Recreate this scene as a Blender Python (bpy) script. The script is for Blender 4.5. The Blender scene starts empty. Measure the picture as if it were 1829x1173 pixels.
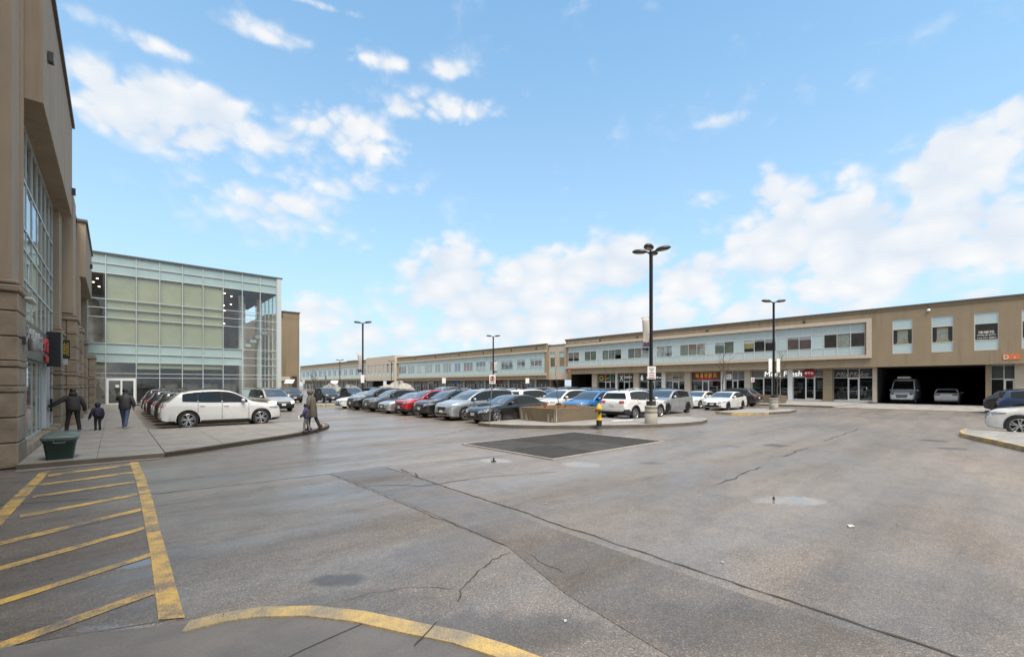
import bpy, bmesh, math, random
from mathutils import Vector, Matrix
from mathutils.bvhtree import BVHTree
random.seed(7)
SC = bpy.context.scene
COL = SC.collection
R = math.radians
PI = math.pi

# ------------------------------------------------------------------ camera
FPX, CAMH, HORY, CX = 795.0, 2.0, 687.0, 914.5          # focal length in photo pixels, eye height, horizon row, centre column
PSI = R(41.8)                                            # camera yaw from +Y (the direction of the long facades)
SP, CP = math.sin(PSI), math.cos(PSI)
cam = bpy.data.cameras.new('camera')
cam_o = bpy.data.objects.new('camera', cam)
COL.objects.link(cam_o)
cam_o.location = (0, 0, CAMH)
cam_o.rotation_euler = (R(90), 0, -PSI)
cam.sensor_width = 36.0
cam.lens = 36.0 * FPX / 1829.0
cam.shift_y = (HORY - 586.5) / 1829.0
cam.clip_start = 0.05
cam.clip_end = 4000
SC.camera = cam_o

# ------------------------------------------------------------------ world, sun, exposure
SUN_EL, SUN_AZ = R(62), R(200)        # azimuth clockwise from +Y
SKY_STRENGTH, CLOUD_GAIN = 0.07, 3.5
def ray_dir(px, py):
    r = (px - CX) / FPX
    return Vector((SP + r * CP, CP - r * SP, (HORY - py) / FPX)).normalized()
def make_world():
    w = bpy.data.worlds.new('World'); SC.world = w; w.use_nodes = True
    nt = w.node_tree; N = nt.nodes; L = nt.links; N.clear()
    out = N.new('ShaderNodeOutputWorld'); bg = N.new('ShaderNodeBackground')
    bg.inputs['Strength'].default_value = SKY_STRENGTH
    L.new(bg.outputs[0], out.inputs[0])
    sky = N.new('ShaderNodeTexSky'); sky.sky_type = 'NISHITA'; sky.sun_disc = False
    sky.sun_elevation = SUN_EL; sky.sun_rotation = SUN_AZ
    sky.altitude = 100; sky.air_density = 1.0; sky.dust_density = 0.6; sky.ozone_density = 2.0
    def val(x): n = N.new('ShaderNodeValue'); n.outputs[0].default_value = x; return n.outputs[0]
    def m(op, a, b=None, c=None, clamp=False):
        n = N.new('ShaderNodeMath'); n.operation = op; n.use_clamp = clamp
        for i, v in enumerate((a, b, c)):
            if v is None: continue
            if isinstance(v, (int, float)): n.inputs[i].default_value = v
            else: L.new(v, n.inputs[i])
        return n.outputs[0]
    tc = N.new('ShaderNodeTexCoord'); sep = N.new('ShaderNodeSeparateXYZ')
    L.new(tc.outputs['Generated'], sep.inputs[0])
    x, y, z = sep.outputs
    az = m('ARCTAN2', x, y); el = m('ARCSINE', z)
    comb = N.new('ShaderNodeCombineXYZ'); L.new(az, comb.inputs[0]); L.new(m('MULTIPLY', el, 1.5), comb.inputs[1])
    def noise(scale, detail, rough, off, dist=0.0):
        mp = N.new('ShaderNodeMapping'); mp.inputs['Location'].default_value = off
        L.new(comb.outputs[0], mp.inputs[0])
        n = N.new('ShaderNodeTexNoise'); n.inputs['Scale'].default_value = scale; n.inputs['Detail'].default_value = detail
        n.inputs['Roughness'].default_value = rough; n.inputs['Distortion'].default_value = dist
        L.new(mp.outputs[0], n.inputs['Vector']); return n.outputs['Fac']
    n1 = noise(6.5, 9, 0.58, (3, 1, 0), 0.25)
    n2 = noise(17.0, 6, 0.55, (0, 7, 2), 0.15)
    shade = noise(7.5, 6, 0.55, (3, .86, 0), 0.2)
    # cloud masses of this sky: (column, row, half width, half height, weight)
    blobs = [(205,180,80,58,1.05),(330,190,110,48,1.0),(300,245,80,40,.7),(610,230,90,42,.7),(660,270,80,40,.55),(480,255,130,55,.42),(560,310,170,60,.40),
             (520,375,200,60,.42),(780,195,95,32,.62),(640,103,40,20,.46),(705,112,30,22,.46),(808,127,52,18,.5),(480,62,85,20,.42),(265,82,100,26,.42),
             (170,32,70,26,.36),(560,6,80,10,.42),(805,490,70,58,1.0),(860,540,110,60,.8),(985,490,95,46,.95),(1110,480,90,46,1.05),(1215,500,90,42,.95),(1000,570,330,70,.8),
             (1390,440,100,74,1.0),(1375,340,30,40,.7),(1260,390,42,44,.45),(1425,370,50,46,.75),(1500,405,90,62,1.2),(1715,300,105,66,1.25),(1700,395,110,50,1.0),(1600,450,250,52,1.15),(1800,430,90,60,1.2),(1540,500,260,40,.75),
             (1815,215,40,40,.9),(1725,226,46,22,.55),(1500,312,50,26,.5),(1740,530,60,16,.6),(560,560,70,50,.55),(1380,560,260,44,.6),(700,600,220,54,.5),(1290,215,60,12,.28)]
    acc = None
    for (px, py, rx, ry, wt) in blobs:
        d = ray_dir(px, py); a0 = math.atan2(d.x, d.y); e0 = math.asin(d.z)
        d1 = ray_dir(px + rx, py); d2 = ray_dir(px, py - ry)
        sa = abs(math.atan2(d1.x, d1.y) - a0); se = abs(math.asin(d2.z) - e0)
        u = m('MULTIPLY_ADD', az, 1/sa, -a0/sa); v = m('MULTIPLY_ADD', el, 1/se, -e0/se)
        e = m('MULTIPLY_ADD', u, u, m('MULTIPLY', v, v))
        g = m('MULTIPLY', m('POWER', 2.718, m('MULTIPLY', e, -.8)), wt * 1.28)
        acc = g if acc is None else m('SMOOTH_MAX', acc, g, 0.12)
    # the rest of the sky, outside this view, carries the same kind of cloud from noise alone
    away = m('SUBTRACT', .62, m('ADD', m('MULTIPLY', x, SP), m('MULTIPLY', y, CP)))
    gen = noise(2.2, 3, .5, (11, 4, 1))
    gen = m('MULTIPLY', m('MULTIPLY_ADD', gen, 3.2, -.85, clamp=True), m('MULTIPLY', away, 6.0, clamp=True))
    acc = m('MAXIMUM', acc, gen)
    def puffs(scale, off):
        mp = N.new('ShaderNodeMapping'); mp.inputs['Location'].default_value = off
        wv = N.new('ShaderNodeVectorMath'); wv.operation = 'ADD'; L.new(comb.outputs[0], wv.inputs[0])
        sc_ = N.new('ShaderNodeCombineXYZ'); L.new(m('MULTIPLY', n1, .10), sc_.inputs[0]); L.new(m('MULTIPLY', n2, .06), sc_.inputs[1]); L.new(sc_.outputs[0], wv.inputs[1]); L.new(wv.outputs[0], mp.inputs[0])
        v_ = N.new('ShaderNodeTexVoronoi'); v_.voronoi_dimensions = '2D'; v_.feature = 'SMOOTH_F1'; v_.inputs['Scale'].default_value = scale; v_.inputs['Smoothness'].default_value = .35; L.new(mp.outputs[0], v_.inputs['Vector']); return v_.outputs['Distance']
    p1, p2 = puffs(15.0, (1, 2, 0)), puffs(36.0, (5, 1, 0))
    bill = m('MULTIPLY', m('ADD', m('MULTIPLY_ADD', p1, -.95, .46), m('MULTIPLY_ADD', p2, -.65, .30)), m('MULTIPLY', acc, 1.3, clamp=True))
    den = m('ADD', acc, m('ADD', bill, m('ADD', m('MULTIPLY_ADD', n1, 1.5, -.75), m('MULTIPLY_ADD', n2, .6, -.3))))
    mr = N.new('ShaderNodeMapRange'); mr.interpolation_type = 'SMOOTHSTEP'
    L.new(den, mr.inputs[0]); mr.inputs[1].default_value = .20; mr.inputs[2].default_value = .95
    alpha = m('MULTIPLY', mr.outputs[0], .97)
    # cloud tint
    cr = N.new('ShaderNodeMixRGB'); cr.inputs[1].default_value = (.76, .84, .94, 1); cr.inputs[2].default_value = (1, 1, 1, 1)
    L.new(m('ADD', m('MULTIPLY_ADD', shade, 1.7, -.35), m('MULTIPLY_ADD', p1, -1.0, .35), clamp=True), cr.inputs[0])
    cg = N.new('ShaderNodeVectorMath'); cg.operation = 'SCALE'; L.new(cr.outputs[0], cg.inputs[0]); cg.inputs['Scale'].default_value = CLOUD_GAIN
    # clear sky, lifted a little towards the azure of the photograph
    tint = N.new('ShaderNodeMixRGB'); tint.blend_type = 'MULTIPLY'; tint.inputs[0].default_value = 1
    tint.inputs[2].default_value = (.42, .97, 1.05, 1); L.new(sky.outputs[0], tint.inputs[1])
    hz = m('POWER', 2.718, m('MULTIPLY', m('MAXIMUM', el, 0.0), -1.9))
    hmix = N.new('ShaderNodeMixRGB'); L.new(hz, hmix.inputs[0]); L.new(tint.outputs[0], hmix.inputs[1]); hmix.inputs[2].default_value = (2.45, 2.85, 3.25, 1)
    mix = N.new('ShaderNodeMixRGB'); L.new(alpha, mix.inputs[0]); L.new(hmix.outputs[0], mix.inputs[1]); L.new(cg.outputs[0], mix.inputs[2])
    L.new(mix.outputs[0], bg.inputs[0])
    w.cycles.sampling_method = 'MANUAL'; w.cycles.sample_map_resolution = 512
make_world()
sun = bpy.data.lights.new('sun', 'SUN'); sun.energy = 1.5; sun.angle = R(40); sun.color = (1, .90, .77)
sun_o = bpy.data.objects.new('sun', sun); COL.objects.link(sun_o)
sd = Vector((math.sin(SUN_AZ) * math.cos(SUN_EL), math.cos(SUN_AZ) * math.cos(SUN_EL), math.sin(SUN_EL)))
sun_o.rotation_euler = (-sd).to_track_quat('-Z', 'Y').to_euler(); sun_o.location = sd * 60
vs = SC.view_settings
vs.view_transform = 'Standard'; vs.look = 'None'; vs.exposure = 2.0; vs.gamma = 1.0; vs.use_curve_mapping = False
SC.cycles.use_denoising = True
SC.cycles.max_bounces = 5; SC.cycles.diffuse_bounces = 2; SC.cycles.glossy_bounces = 3; SC.cycles.transparent_max_bounces = 10
SC.cycles.caustics_reflective = False; SC.cycles.caustics_refractive = False

# ------------------------------------------------------------------ pixel -> place
def rxy(px):
    r = (px - CX) / FPX
    return SP + r * CP, CP - r * SP
def G(px, py, z=0.0):                                    # on the ground (or a level z)
    d = FPX * (CAMH - z) / (py - HORY); a, b = rxy(px)
    return (a * d, b * d, z)

# ------------------------------------------------------------------ materials
MATS = {}
def new_mat(name):
    m = bpy.data.materials.new(name); m.use_nodes = True
    nt = m.node_tree
    return m, nt.nodes, nt.links, nt.nodes['Principled BSDF']
def simple(name, col, rough=.6, metal=0., coat=0., spec=.5, var=0., scale=6., bump=0., bscale=60., emit=None, estr=0.):
    if name in MATS: return MATS[name]
    m, N, L, P = new_mat(name)
    P.inputs['Base Color'].default_value = (*col, 1); P.inputs['Roughness'].default_value = rough
    P.inputs['Metallic'].default_value = metal; P.inputs['Coat Weight'].default_value = coat; P.inputs['Coat Roughness'].default_value = .04
    P.inputs['Specular IOR Level'].default_value = spec
    if emit: P.inputs['Emission Color'].default_value = (*emit, 1); P.inputs['Emission Strength'].default_value = estr
    if var or bump:
        tc = N.new('ShaderNodeTexCoord')
        if var:
            n = N.new('ShaderNodeTexNoise'); n.inputs['Scale'].default_value = scale; n.inputs['Detail'].default_value = 6; n.inputs['Roughness'].default_value = .6
            g = N.new('ShaderNodeNewGeometry'); L.new(g.outputs['Position'], n.inputs['Vector'])
            mr = N.new('ShaderNodeMapRange'); mr.inputs[1].default_value = .3; mr.inputs[2].default_value = .7
            mr.inputs[3].default_value = 1 - var; mr.inputs[4].default_value = 1 + var
            L.new(n.outputs['Fac'], mr.inputs[0])
            v = N.new('ShaderNodeVectorMath'); v.operation = 'SCALE'; v.inputs[0].default_value = col; L.new(mr.outputs[0], v.inputs['Scale'])
            L.new(v.outputs[0], P.inputs['Base Color'])
        if bump:
            n2 = N.new('ShaderNodeTexNoise'); n2.inputs['Scale'].default_value = bscale; n2.inputs['Detail'].default_value = 4
            g2 = N.new('ShaderNodeNewGeometry'); L.new(g2.outputs['Position'], n2.inputs['Vector'])
            b = N.new('ShaderNodeBump'); b.inputs['Strength'].default_value = bump; b.inputs['Distance'].default_value = .01
            L.new(n2.outputs['Fac'], b.inputs['Height']); L.new(b.outputs[0], P.inputs['Normal'])
    MATS[name] = m
    return m
def mnode(N, L, op, a, b=None, clamp=False):
    n = N.new('ShaderNodeMath'); n.operation = op; n.use_clamp = clamp
    for i, v in enumerate((a, b)):
        if v is None: continue
        if isinstance(v, (int, float)): n.inputs[i].default_value = v
        else: L.new(v, n.inputs[i])
    return n.outputs[0]
def noise_at(N, L, vec, scale, detail=4, rough=.55, dist=0.):
    n = N.new('ShaderNodeTexNoise'); n.inputs['Scale'].default_value = scale; n.inputs['Detail'].default_value = detail
    n.inputs['Roughness'].default_value = rough; n.inputs['Distortion'].default_value = dist
    L.new(vec, n.inputs['Vector']); return n.outputs['Fac']
def ramp(N, L, fac, stops):
    r = N.new('ShaderNodeValToRGB'); e = r.color_ramp.elements
    while len(e) < len(stops): e.new(.5)
    for i, (p, c) in enumerate(stops):
        e[i].position = p; e[i].color = (*c, 1) if len(c) == 3 else c
    L.new(fac, r.inputs[0]); return r.outputs[0]
PUDDLES = [(245,1006,30,14,1),(1405,893,66,9,1),(1040,829,36,5,.9),(885,822,30,4.5,.9),(255,1122,120,9,.9),(560,872,100,9,.35)]
STAINS = [(1385,795,22,3,.8),(1672,787,20,2.6,.85),(1165,827,22,2.4,.6),(1700,801,28,2.4,.75),(1310,797,15,2,.6),(606,1036,52,13,.8),(900,1128,200,44,.55),(640,1075,150,26,.35),(1350,1120,300,50,.32),(1640,1060,240,60,.2),(200,1010,140,60,.22),(800,985,90,60,.2)]
def ground_masks(N, L, pos):
    sp_ = N.new('ShaderNodeSeparateXYZ'); L.new(pos, sp_.inputs[0]); X, Y = sp_.outputs[0], sp_.outputs[1]
    lat = mnode(N, L, 'SUBTRACT', mnode(N, L, 'MULTIPLY', X, CP), mnode(N, L, 'MULTIPLY', Y, SP)); dep = mnode(N, L, 'ADD', mnode(N, L, 'MULTIPLY', X, SP), mnode(N, L, 'MULTIPLY', Y, CP))
    nz = noise_at(N, L, pos, 2.6, 5, .65); nz2 = noise_at(N, L, pos, .9, 5, .6)
    warp = mnode(N, L, 'ADD', mnode(N, L, 'MULTIPLY', mnode(N, L, 'SUBTRACT', nz, .5), 2.4), mnode(N, L, 'MULTIPLY', mnode(N, L, 'SUBTRACT', nz2, .5), 2.0))
    def total(lst):
        acc = None
        for (px, py, rx, ry, w) in lst:
            d = FPX*CAMH/(py - HORY); l0 = (px - CX)/FPX*d; sl = rx*d/FPX; sd_ = ry*d*d/(FPX*CAMH)
            def ma(v, a_, b_):
                n = N.new('ShaderNodeMath'); n.operation = 'MULTIPLY_ADD'; L.new(v, n.inputs[0]); n.inputs[1].default_value = a_; n.inputs[2].default_value = b_; return n.outputs[0]
            u = ma(lat, 1/sl, -l0/sl); v = ma(dep, 1/sd_, -d/sd_)
            e = mnode(N, L, 'ADD', mnode(N, L, 'MULTIPLY', u, u), mnode(N, L, 'MULTIPLY', v, v))
            k = mnode(N, L, 'MULTIPLY', mnode(N, L, 'ADD', mnode(N, L, 'SUBTRACT', 1.1, e), warp), 1.5, True)
            k = mnode(N, L, 'MULTIPLY', k, w); acc = k if acc is None else mnode(N, L, 'MAXIMUM', acc, k)
        return acc
    return total(PUDDLES), total(STAINS)
def wet_asphalt(name, base, tint=1.0, seed=0.0, dry=0.0, masks=True):
    m, N, L, P = new_mat(name)
    g = N.new('ShaderNodeNewGeometry'); mp = N.new('ShaderNodeMapping'); mp.inputs['Location'].default_value = (seed, seed * 2, 0)
    L.new(g.outputs['Position'], mp.inputs[0]); v = mp.outputs[0]
    st = N.new('ShaderNodeMapping'); st.inputs['Scale'].default_value = (.30, 1.0, 1); st.inputs['Rotation'].default_value = (0, 0, R(-12)); L.new(v, st.inputs[0])
    big = noise_at(N, L, st.outputs[0], .34, 6, .62, .5)
    mid = noise_at(N, L, v, 1.9, 8, .68, .2)
    tyre_m = N.new('ShaderNodeMapping'); tyre_m.inputs['Scale'].default_value = (.07, 1.5, 1); tyre_m.inputs['Rotation'].default_value = (0, 0, R(-20)); L.new(v, tyre_m.inputs[0])
    tyre = noise_at(N, L, tyre_m.outputs[0], 1.0, 4, .6)
    vor = N.new('ShaderNodeTexVoronoi'); vor.inputs['Scale'].default_value = 95; L.new(v, vor.inputs['Vector'])
    fine = noise_at(N, L, v, 150, 2, .6)
    b = base
    col = ramp(N, L, big, [(.30, tuple(c * .70 for c in b)), (.48, tuple(c * .98 for c in b)), (.70, tuple(c * 1.26 for c in b))])
    def mul(c1, c2, f):
        x = N.new('ShaderNodeMixRGB'); x.blend_type = 'MULTIPLY'; x.inputs[0].default_value = f; L.new(c1, x.inputs[1]); L.new(c2, x.inputs[2]); return x.outputs[0]
    col = mul(col, ramp(N, L, mid, [(.27, (.58, .57, .56)), (.5, (1, 1, 1)), (.78, (1.2, 1.18, 1.16))]), .65)
    col = mul(col, ramp(N, L, tyre, [(.34, (.80, .79, .78)), (.5, (1, 1, 1)), (.66, (1.1, 1.1, 1.09))]), .8)
    hs = N.new('ShaderNodeSeparateColor'); L.new(vor.outputs['Color'], hs.inputs[0])     # aggregate: each stone its own grey
    col = mul(col, ramp(N, L, hs.outputs[0], [(0, (.36, .35, .34)), (.55, (1, 1, .99)), (.9, (1.3, 1.25, 1.18)), (1, (2.5, 2.4, 2.2))]), .68)
    wet = noise_at(N, L, st.outputs[0], .6, 7, .68, .6)
    pud, stn = ground_masks(N, L, g.outputs['Position'])
    dk = N.new('ShaderNodeMixRGB'); dk.inputs[2].default_value = tuple(c*.30 for c in b) + (1,); L.new(stn, dk.inputs[0]); L.new(col, dk.inputs[1]); col = dk.outputs[0]
    L.new(col, P.inputs['Base Color'])
    rr = N.new('ShaderNodeMapRange'); rr.inputs[1].default_value = .36; rr.inputs[2].default_value = .66; rr.inputs[3].default_value = .40 + dry; rr.inputs[4].default_value = .75 + dry
    L.new(wet, rr.inputs[0]); L.new(rr.outputs[0], P.inputs['Roughness']); P.inputs['Specular IOR Level'].default_value = .5
    cw = N.new('ShaderNodeMapRange'); cw.inputs[1].default_value = .34; cw.inputs[2].default_value = .66; cw.inputs[3].default_value = .88; cw.inputs[4].default_value = .16
    L.new(wet, cw.inputs[0])
    L.new(mnode(N, L, 'MAXIMUM', cw.outputs[0], pud), P.inputs['Coat Weight'])
    cr_ = N.new('ShaderNodeMapRange'); cr_.inputs[1].default_value = .05; cr_.inputs[2].default_value = .5; cr_.inputs[3].default_value = .30; cr_.inputs[4].default_value = .025
    L.new(pud, cr_.inputs[0]); L.new(cr_.outputs[0], P.inputs['Coat Roughness']); P.inputs['Coat IOR'].default_value = 1.4
    bp = N.new('ShaderNodeBump'); bp.inputs['Distance'].default_value = .006
    L.new(mnode(N, L, 'MULTIPLY', mnode(N, L, 'SUBTRACT', 1.0, pud), .6), bp.inputs['Strength'])
    hh = mnode(N, L, 'ADD', mnode(N, L, 'MULTIPLY', vor.outputs['Distance'], -.8), mnode(N, L, 'MULTIPLY', fine, .6))
    L.new(hh, bp.inputs['Height']); L.new(bp.outputs[0], P.inputs['Normal'])
    MATS[name] = m; return m
def stucco_mat(name, col, var=.06):
    m, N, L, P = new_mat(name); g = N.new('ShaderNodeNewGeometry'); v = g.outputs['Position']
    a = noise_at(N, L, v, .7, 6, .6); mp = N.new('ShaderNodeMapping'); mp.inputs['Scale'].default_value = (1.6, 1.6, .10); L.new(v, mp.inputs[0]); st = noise_at(N, L, mp.outputs[0], 1.3, 6, .65)
    x = N.new('ShaderNodeMixRGB'); x.blend_type = 'MULTIPLY'; x.inputs[0].default_value = 1
    L.new(ramp(N, L, a, [(.3, tuple(c*(1 - var) for c in col)), (.7, tuple(c*(1 + var) for c in col))]), x.inputs[1]); L.new(ramp(N, L, st, [(.30, (.80, .79, .78)), (.46, (1, 1, 1)), (.75, (1.05, 1.05, 1.04))]), x.inputs[2])
    L.new(x.outputs[0], P.inputs['Base Color']); P.inputs['Roughness'].default_value = .88
    n2 = noise_at(N, L, v, 160, 3); bp = N.new('ShaderNodeBump'); bp.inputs['Strength'].default_value = .25; bp.inputs['Distance'].default_value = .01; L.new(n2, bp.inputs['Height']); L.new(bp.outputs[0], P.inputs['Normal'])
    MATS[name] = m; return m
def concrete(name, col, wet=.0, scale=1.4, dark=.75):
    m, N, L, P = new_mat(name)
    g = N.new('ShaderNodeNewGeometry'); v = g.outputs['Position']
    a = noise_at(N, L, v, scale, 7, .65, .3); b = noise_at(N, L, v, 45, 3)
    st = N.new('ShaderNodeMapping'); st.inputs['Scale'].default_value = (.25, 1.4, 1); L.new(v, st.inputs[0])
    c3 = noise_at(N, L, st.outputs[0], 1.1, 5, .6)
    mx = N.new('ShaderNodeMixRGB'); mx.blend_type = 'MULTIPLY'; mx.inputs[0].default_value = 1
    L.new(ramp(N, L, a, [(.3, tuple(c * dark for c in col)), (.6, col), (.8, tuple(c * 1.1 for c in col))]), mx.inputs[1])
    L.new(ramp(N, L, c3, [(.3, (.78, .77, .76)), (.55, (1, 1, 1))]), mx.inputs[2])
    mx2 = N.new('ShaderNodeMixRGB'); mx2.blend_type = 'MULTIPLY'; mx2.inputs[0].default_value = .5
    L.new(mx.outputs[0], mx2.inputs[1]); L.new(ramp(N, L, b, [(.3, (.75, .75, .75)), (.7, (1.1, 1.1, 1.1))]), mx2.inputs[2])
    L.new(mx2.outputs[0], P.inputs['Base Color'])
    rr = N.new('ShaderNodeMapRange'); rr.inputs[1].default_value = .35; rr.inputs[2].default_value = .65
    rr.inputs[3].default_value = .75 - wet; rr.inputs[4].default_value = .9 - wet * .6
    L.new(c3, rr.inputs[0]); L.new(rr.outputs[0], P.inputs['Roughness'])
    bp = N.new('ShaderNodeBump'); bp.inputs['Strength'].default_value = .25; bp.inputs['Distance'].default_value = .01
    L.new(b, bp.inputs['Height']); L.new(bp.outputs[0], P.inputs['Normal'])
    MATS[name] = m; return m
def worn_paint(name, col, under, wear=.42):
    m, N, L, P = new_mat(name)
    g = N.new('ShaderNodeNewGeometry'); v = g.outputs['Position']
    a = noise_at(N, L, v, 2.2, 8, .72); b = noise_at(N, L, v, 70, 3, .7)
    f = mnode(N, L, 'ADD', mnode(N, L, 'MULTIPLY', a, .7), mnode(N, L, 'MULTIPLY', b, .3))
    mr = N.new('ShaderNodeMapRange'); mr.inputs[1].default_value = wear - .06; mr.inputs[2].default_value = wear + .10
    L.new(f, mr.inputs[0])
    mx = N.new('ShaderNodeMixRGB'); mx.inputs[1].default_value = (*under, 1); L.new(mr.outputs[0], mx.inputs[0])
    L.new(ramp(N, L, b, [(.25, tuple(c * .75 for c in col)), (.6, col)]), mx.inputs[2])
    L.new(mx.outputs[0], P.inputs['Base Color']); P.inputs['Roughness'].default_value = .5
    bp = N.new('ShaderNodeBump'); bp.inputs['Strength'].default_value = .4; bp.inputs['Distance'].default_value = .006
    L.new(b, bp.inputs['Height']); L.new(bp.outputs[0], P.inputs['Normal'])
    MATS[name] = m; return m
def pane_mat(name, tint, refl=1.0, base_reflect=.06):
    m = bpy.data.materials.new(name); m.use_nodes = True
    N, L = m.node_tree.nodes, m.node_tree.links; N.clear()
    o = N.new('ShaderNodeOutputMaterial'); mx = N.new('ShaderNodeMixShader')
    t = N.new('ShaderNodeBsdfTransparent'); t.inputs[0].default_value = (*tint, 1)
    g = N.new('ShaderNodeBsdfGlossy'); g.inputs['Roughness'].default_value = .015; g.inputs[0].default_value = (.93, .97, 1, 1)
    fr = N.new('ShaderNodeFresnel'); fr.inputs['IOR'].default_value = 1.6
    n = N.new('ShaderNodeTexNoise'); n.inputs['Scale'].default_value = .7; n.inputs['Detail'].default_value = 1
    gg = N.new('ShaderNodeNewGeometry'); L.new(gg.outputs['Position'], n.inputs['Vector'])
    bp = N.new('ShaderNodeBump'); bp.inputs['Strength'].default_value = .06; bp.inputs['Distance'].default_value = .05
    L.new(n.outputs['Fac'], bp.inputs['Height']); L.new(bp.outputs[0], g.inputs['Normal'])
    f = mnode(N, L, 'ADD', mnode(N, L, 'MULTIPLY', fr.outputs[0], refl), base_reflect, True)
    f = mnode(N, L, 'MULTIPLY', f, mnode(N, L, 'SUBTRACT', 1.0, gg.outputs['Backfacing']))
    L.new(f, mx.inputs[0]); L.new(t.outputs[0], mx.inputs[1]); L.new(g.outputs[0], mx.inputs[2]); L.new(mx.outputs[0], o.inputs[0])
    MATS[name] = m; return m
M = MATS
wet_asphalt('asphalt', (.174, .147, .125))
wet_asphalt('asphalt_patch', (.125, .104, .087), seed=5.0, dry=.06)
wet_asphalt('asphalt_dark', (.140, .119, .101), seed=9.0, dry=.05)
concrete('sidewalk', (.30, .27, .235), wet=.3)
concrete('sidewalk_far', (.30, .285, .265), wet=.15)
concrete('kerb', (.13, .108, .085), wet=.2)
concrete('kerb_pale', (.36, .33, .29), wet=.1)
concrete('apron', (.165, .15, .138), wet=.33)
concrete('planter_concrete', (.20, .155, .10), wet=.0, scale=2.2, dark=.8)
concrete('efflorescence', (.45, .42, .37))
concrete('post_base', (.36, .34, .29))
concrete('stone', (.33, .262, .188), scale=1.7, dark=.62)
concrete('stone_joint', (.11, .085, .06))
concrete('stone_band', (.30, .24, .175), scale=6, dark=.6)
worn_paint('yellow_paint', (.64, .40, .09), (.15, .128, .11), .475)
worn_paint('yellow_kerb', (.60, .41, .13), (.22, .19, .15), .485)
worn_paint('stall_paint', (.45, .33, .10), (.10, .095, .09), .47)
stucco_mat('stucco', (.272, .212, .140))
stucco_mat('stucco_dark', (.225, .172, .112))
stucco_mat('stucco_left', (.33, .265, .195))
simple('cream', (.50, .43, .345), .8, var=.04, scale=1.2, bump=.15, bscale=150)
simple('cap_metal', (.10, .085, .07), .5)
simple('spandrel', (.445, .54, .55), .15, var=.06, scale=.5)
simple('spandrel_far', (.42, .55, .54), .2, var=.05, scale=.4)
simple('spandrel_teal', (.30, .395, .395), .12, var=.08, scale=.5)
simple('mullion_grey', (.50, .54, .53), .4, metal=.2)
simple('mullion', (.66, .68, .68), .4, metal=.2)
simple('white_panel', (.74, .74, .72), .5)
simple('soffit', (.22, .19, .15), .9)
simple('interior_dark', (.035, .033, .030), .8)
simple('interior_mid', (.17, .155, .14), .8, var=.45, scale=.8)
simple('interior_floor', (.16, .14, .12), .35)
simple('blind', (.325, .335, .255), .9, var=.09, scale=.8)
simple('black_metal', (.022, .022, .024), .4, metal=.4)
simple('lamp_metal', (.055, .052, .050), .45, metal=.5)
simple('lens', (.35, .33, .31), .3)
simple('black_plastic', (.018, .018, .019), .55, bump=.1, bscale=300)
simple('car_black_trim', (.012, .012, .013), .3)
simple('car_glass', (.008, .010, .010), .03, spec=.5)
simple('windscreen_glass', (.035, .040, .042), .04, spec=.9, coat=1.)
simple('rubber', (.017, .017, .018), .8)
simple('rim_silver', (.46, .46, .47), .3, metal=.85)
simple('rim_dark', (.035, .035, .037), .35, metal=.5)
simple('brake', (.03, .03, .03), .6)
simple('headlight', (.20, .21, .22), .1, coat=1.)
simple('headlight_lit', (.6, .56, .45), .2, emit=(1, .86, .6), estr=.35)
simple('taillight', (.34, .012, .014), .12, coat=1.)
simple('plate', (.66, .67, .69), .4)
simple('chrome', (.68, .69, .70), .12, metal=1.)
simple('white_sign', (.74, .74, .73), .5, var=.04, scale=3)
simple('sign_ink', (.03, .03, .035), .6)
simple('sign_red', (.45, .03, .035), .5)
simple('hydrant_yellow', (.62, .36, .03), .45, var=.1, scale=9)
simple('hydrant_black', (.018, .016, .015), .5)
simple('bin_green', (.010, .032, .026), .38, var=.15, scale=4)
simple('bin_lid', (.085, .115, .105), .4, var=.1, scale=5)
simple('steel_pole', (.25, .25, .25), .45, metal=.6)
simple('snow', (.30, .275, .245), .85, var=.35, scale=1.6, bump=1.0, bscale=4)
simple('bark', (.085, .068, .055), .9, var=.2, scale=12)
simple('dry_grass', (.30, .165, .07), .9, var=.35, scale=14)
simple('soil', (.10, .065, .04), .95, var=.3, scale=8)
simple('skin', (.48, .30, .22), .55)
simple('hair', (.015, .012, .011), .5)
pane_mat('glass_clear', (.95, .97, .95), .9, .03)
pane_mat('glass_dark', (.87, .89, .89), 1.0, .17)
pane_mat('glass_shop', (.55, .57, .56), 1.0, .04)
def paint(name, col, metal=0., rough=.32):
    m = simple('paint_' + name, col, rough, metal=metal, coat=1.); N, L = m.node_tree.nodes, m.node_tree.links; P = N['Principled BSDF']
    g = N.new('ShaderNodeNewGeometry'); sp_ = N.new('ShaderNodeSeparateXYZ'); L.new(g.outputs['Position'], sp_.inputs[0])
    n = noise_at(N, L, g.outputs['Position'], 3.2, 6, .65)                     # road spray splashed up the flanks
    k = mnode(N, L, 'ADD', mnode(N, L, 'MULTIPLY', sp_.outputs[2], -1.5), mnode(N, L, 'MULTIPLY', n, 2.1)); k = mnode(N, L, 'MULTIPLY', mnode(N, L, 'SUBTRACT', k, .12), .5, True)
    k = mnode(N, L, 'MULTIPLY', k, .75)
    x = N.new('ShaderNodeMixRGB'); L.new(k, x.inputs[0]); x.inputs[1].default_value = (*col, 1); x.inputs[2].default_value = (.19, .165, .14, 1); L.new(x.outputs[0], P.inputs['Base Color'])
    L.new(mnode(N, L, 'SUBTRACT', 1.0, k), P.inputs['Coat Weight']); return m
paint('white', (.66, .66, .65)); paint('black', (.010, .010, .012)); paint('grey', (.075, .082, .09), .5); paint('silver', (.42, .44, .46), .65)
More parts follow.
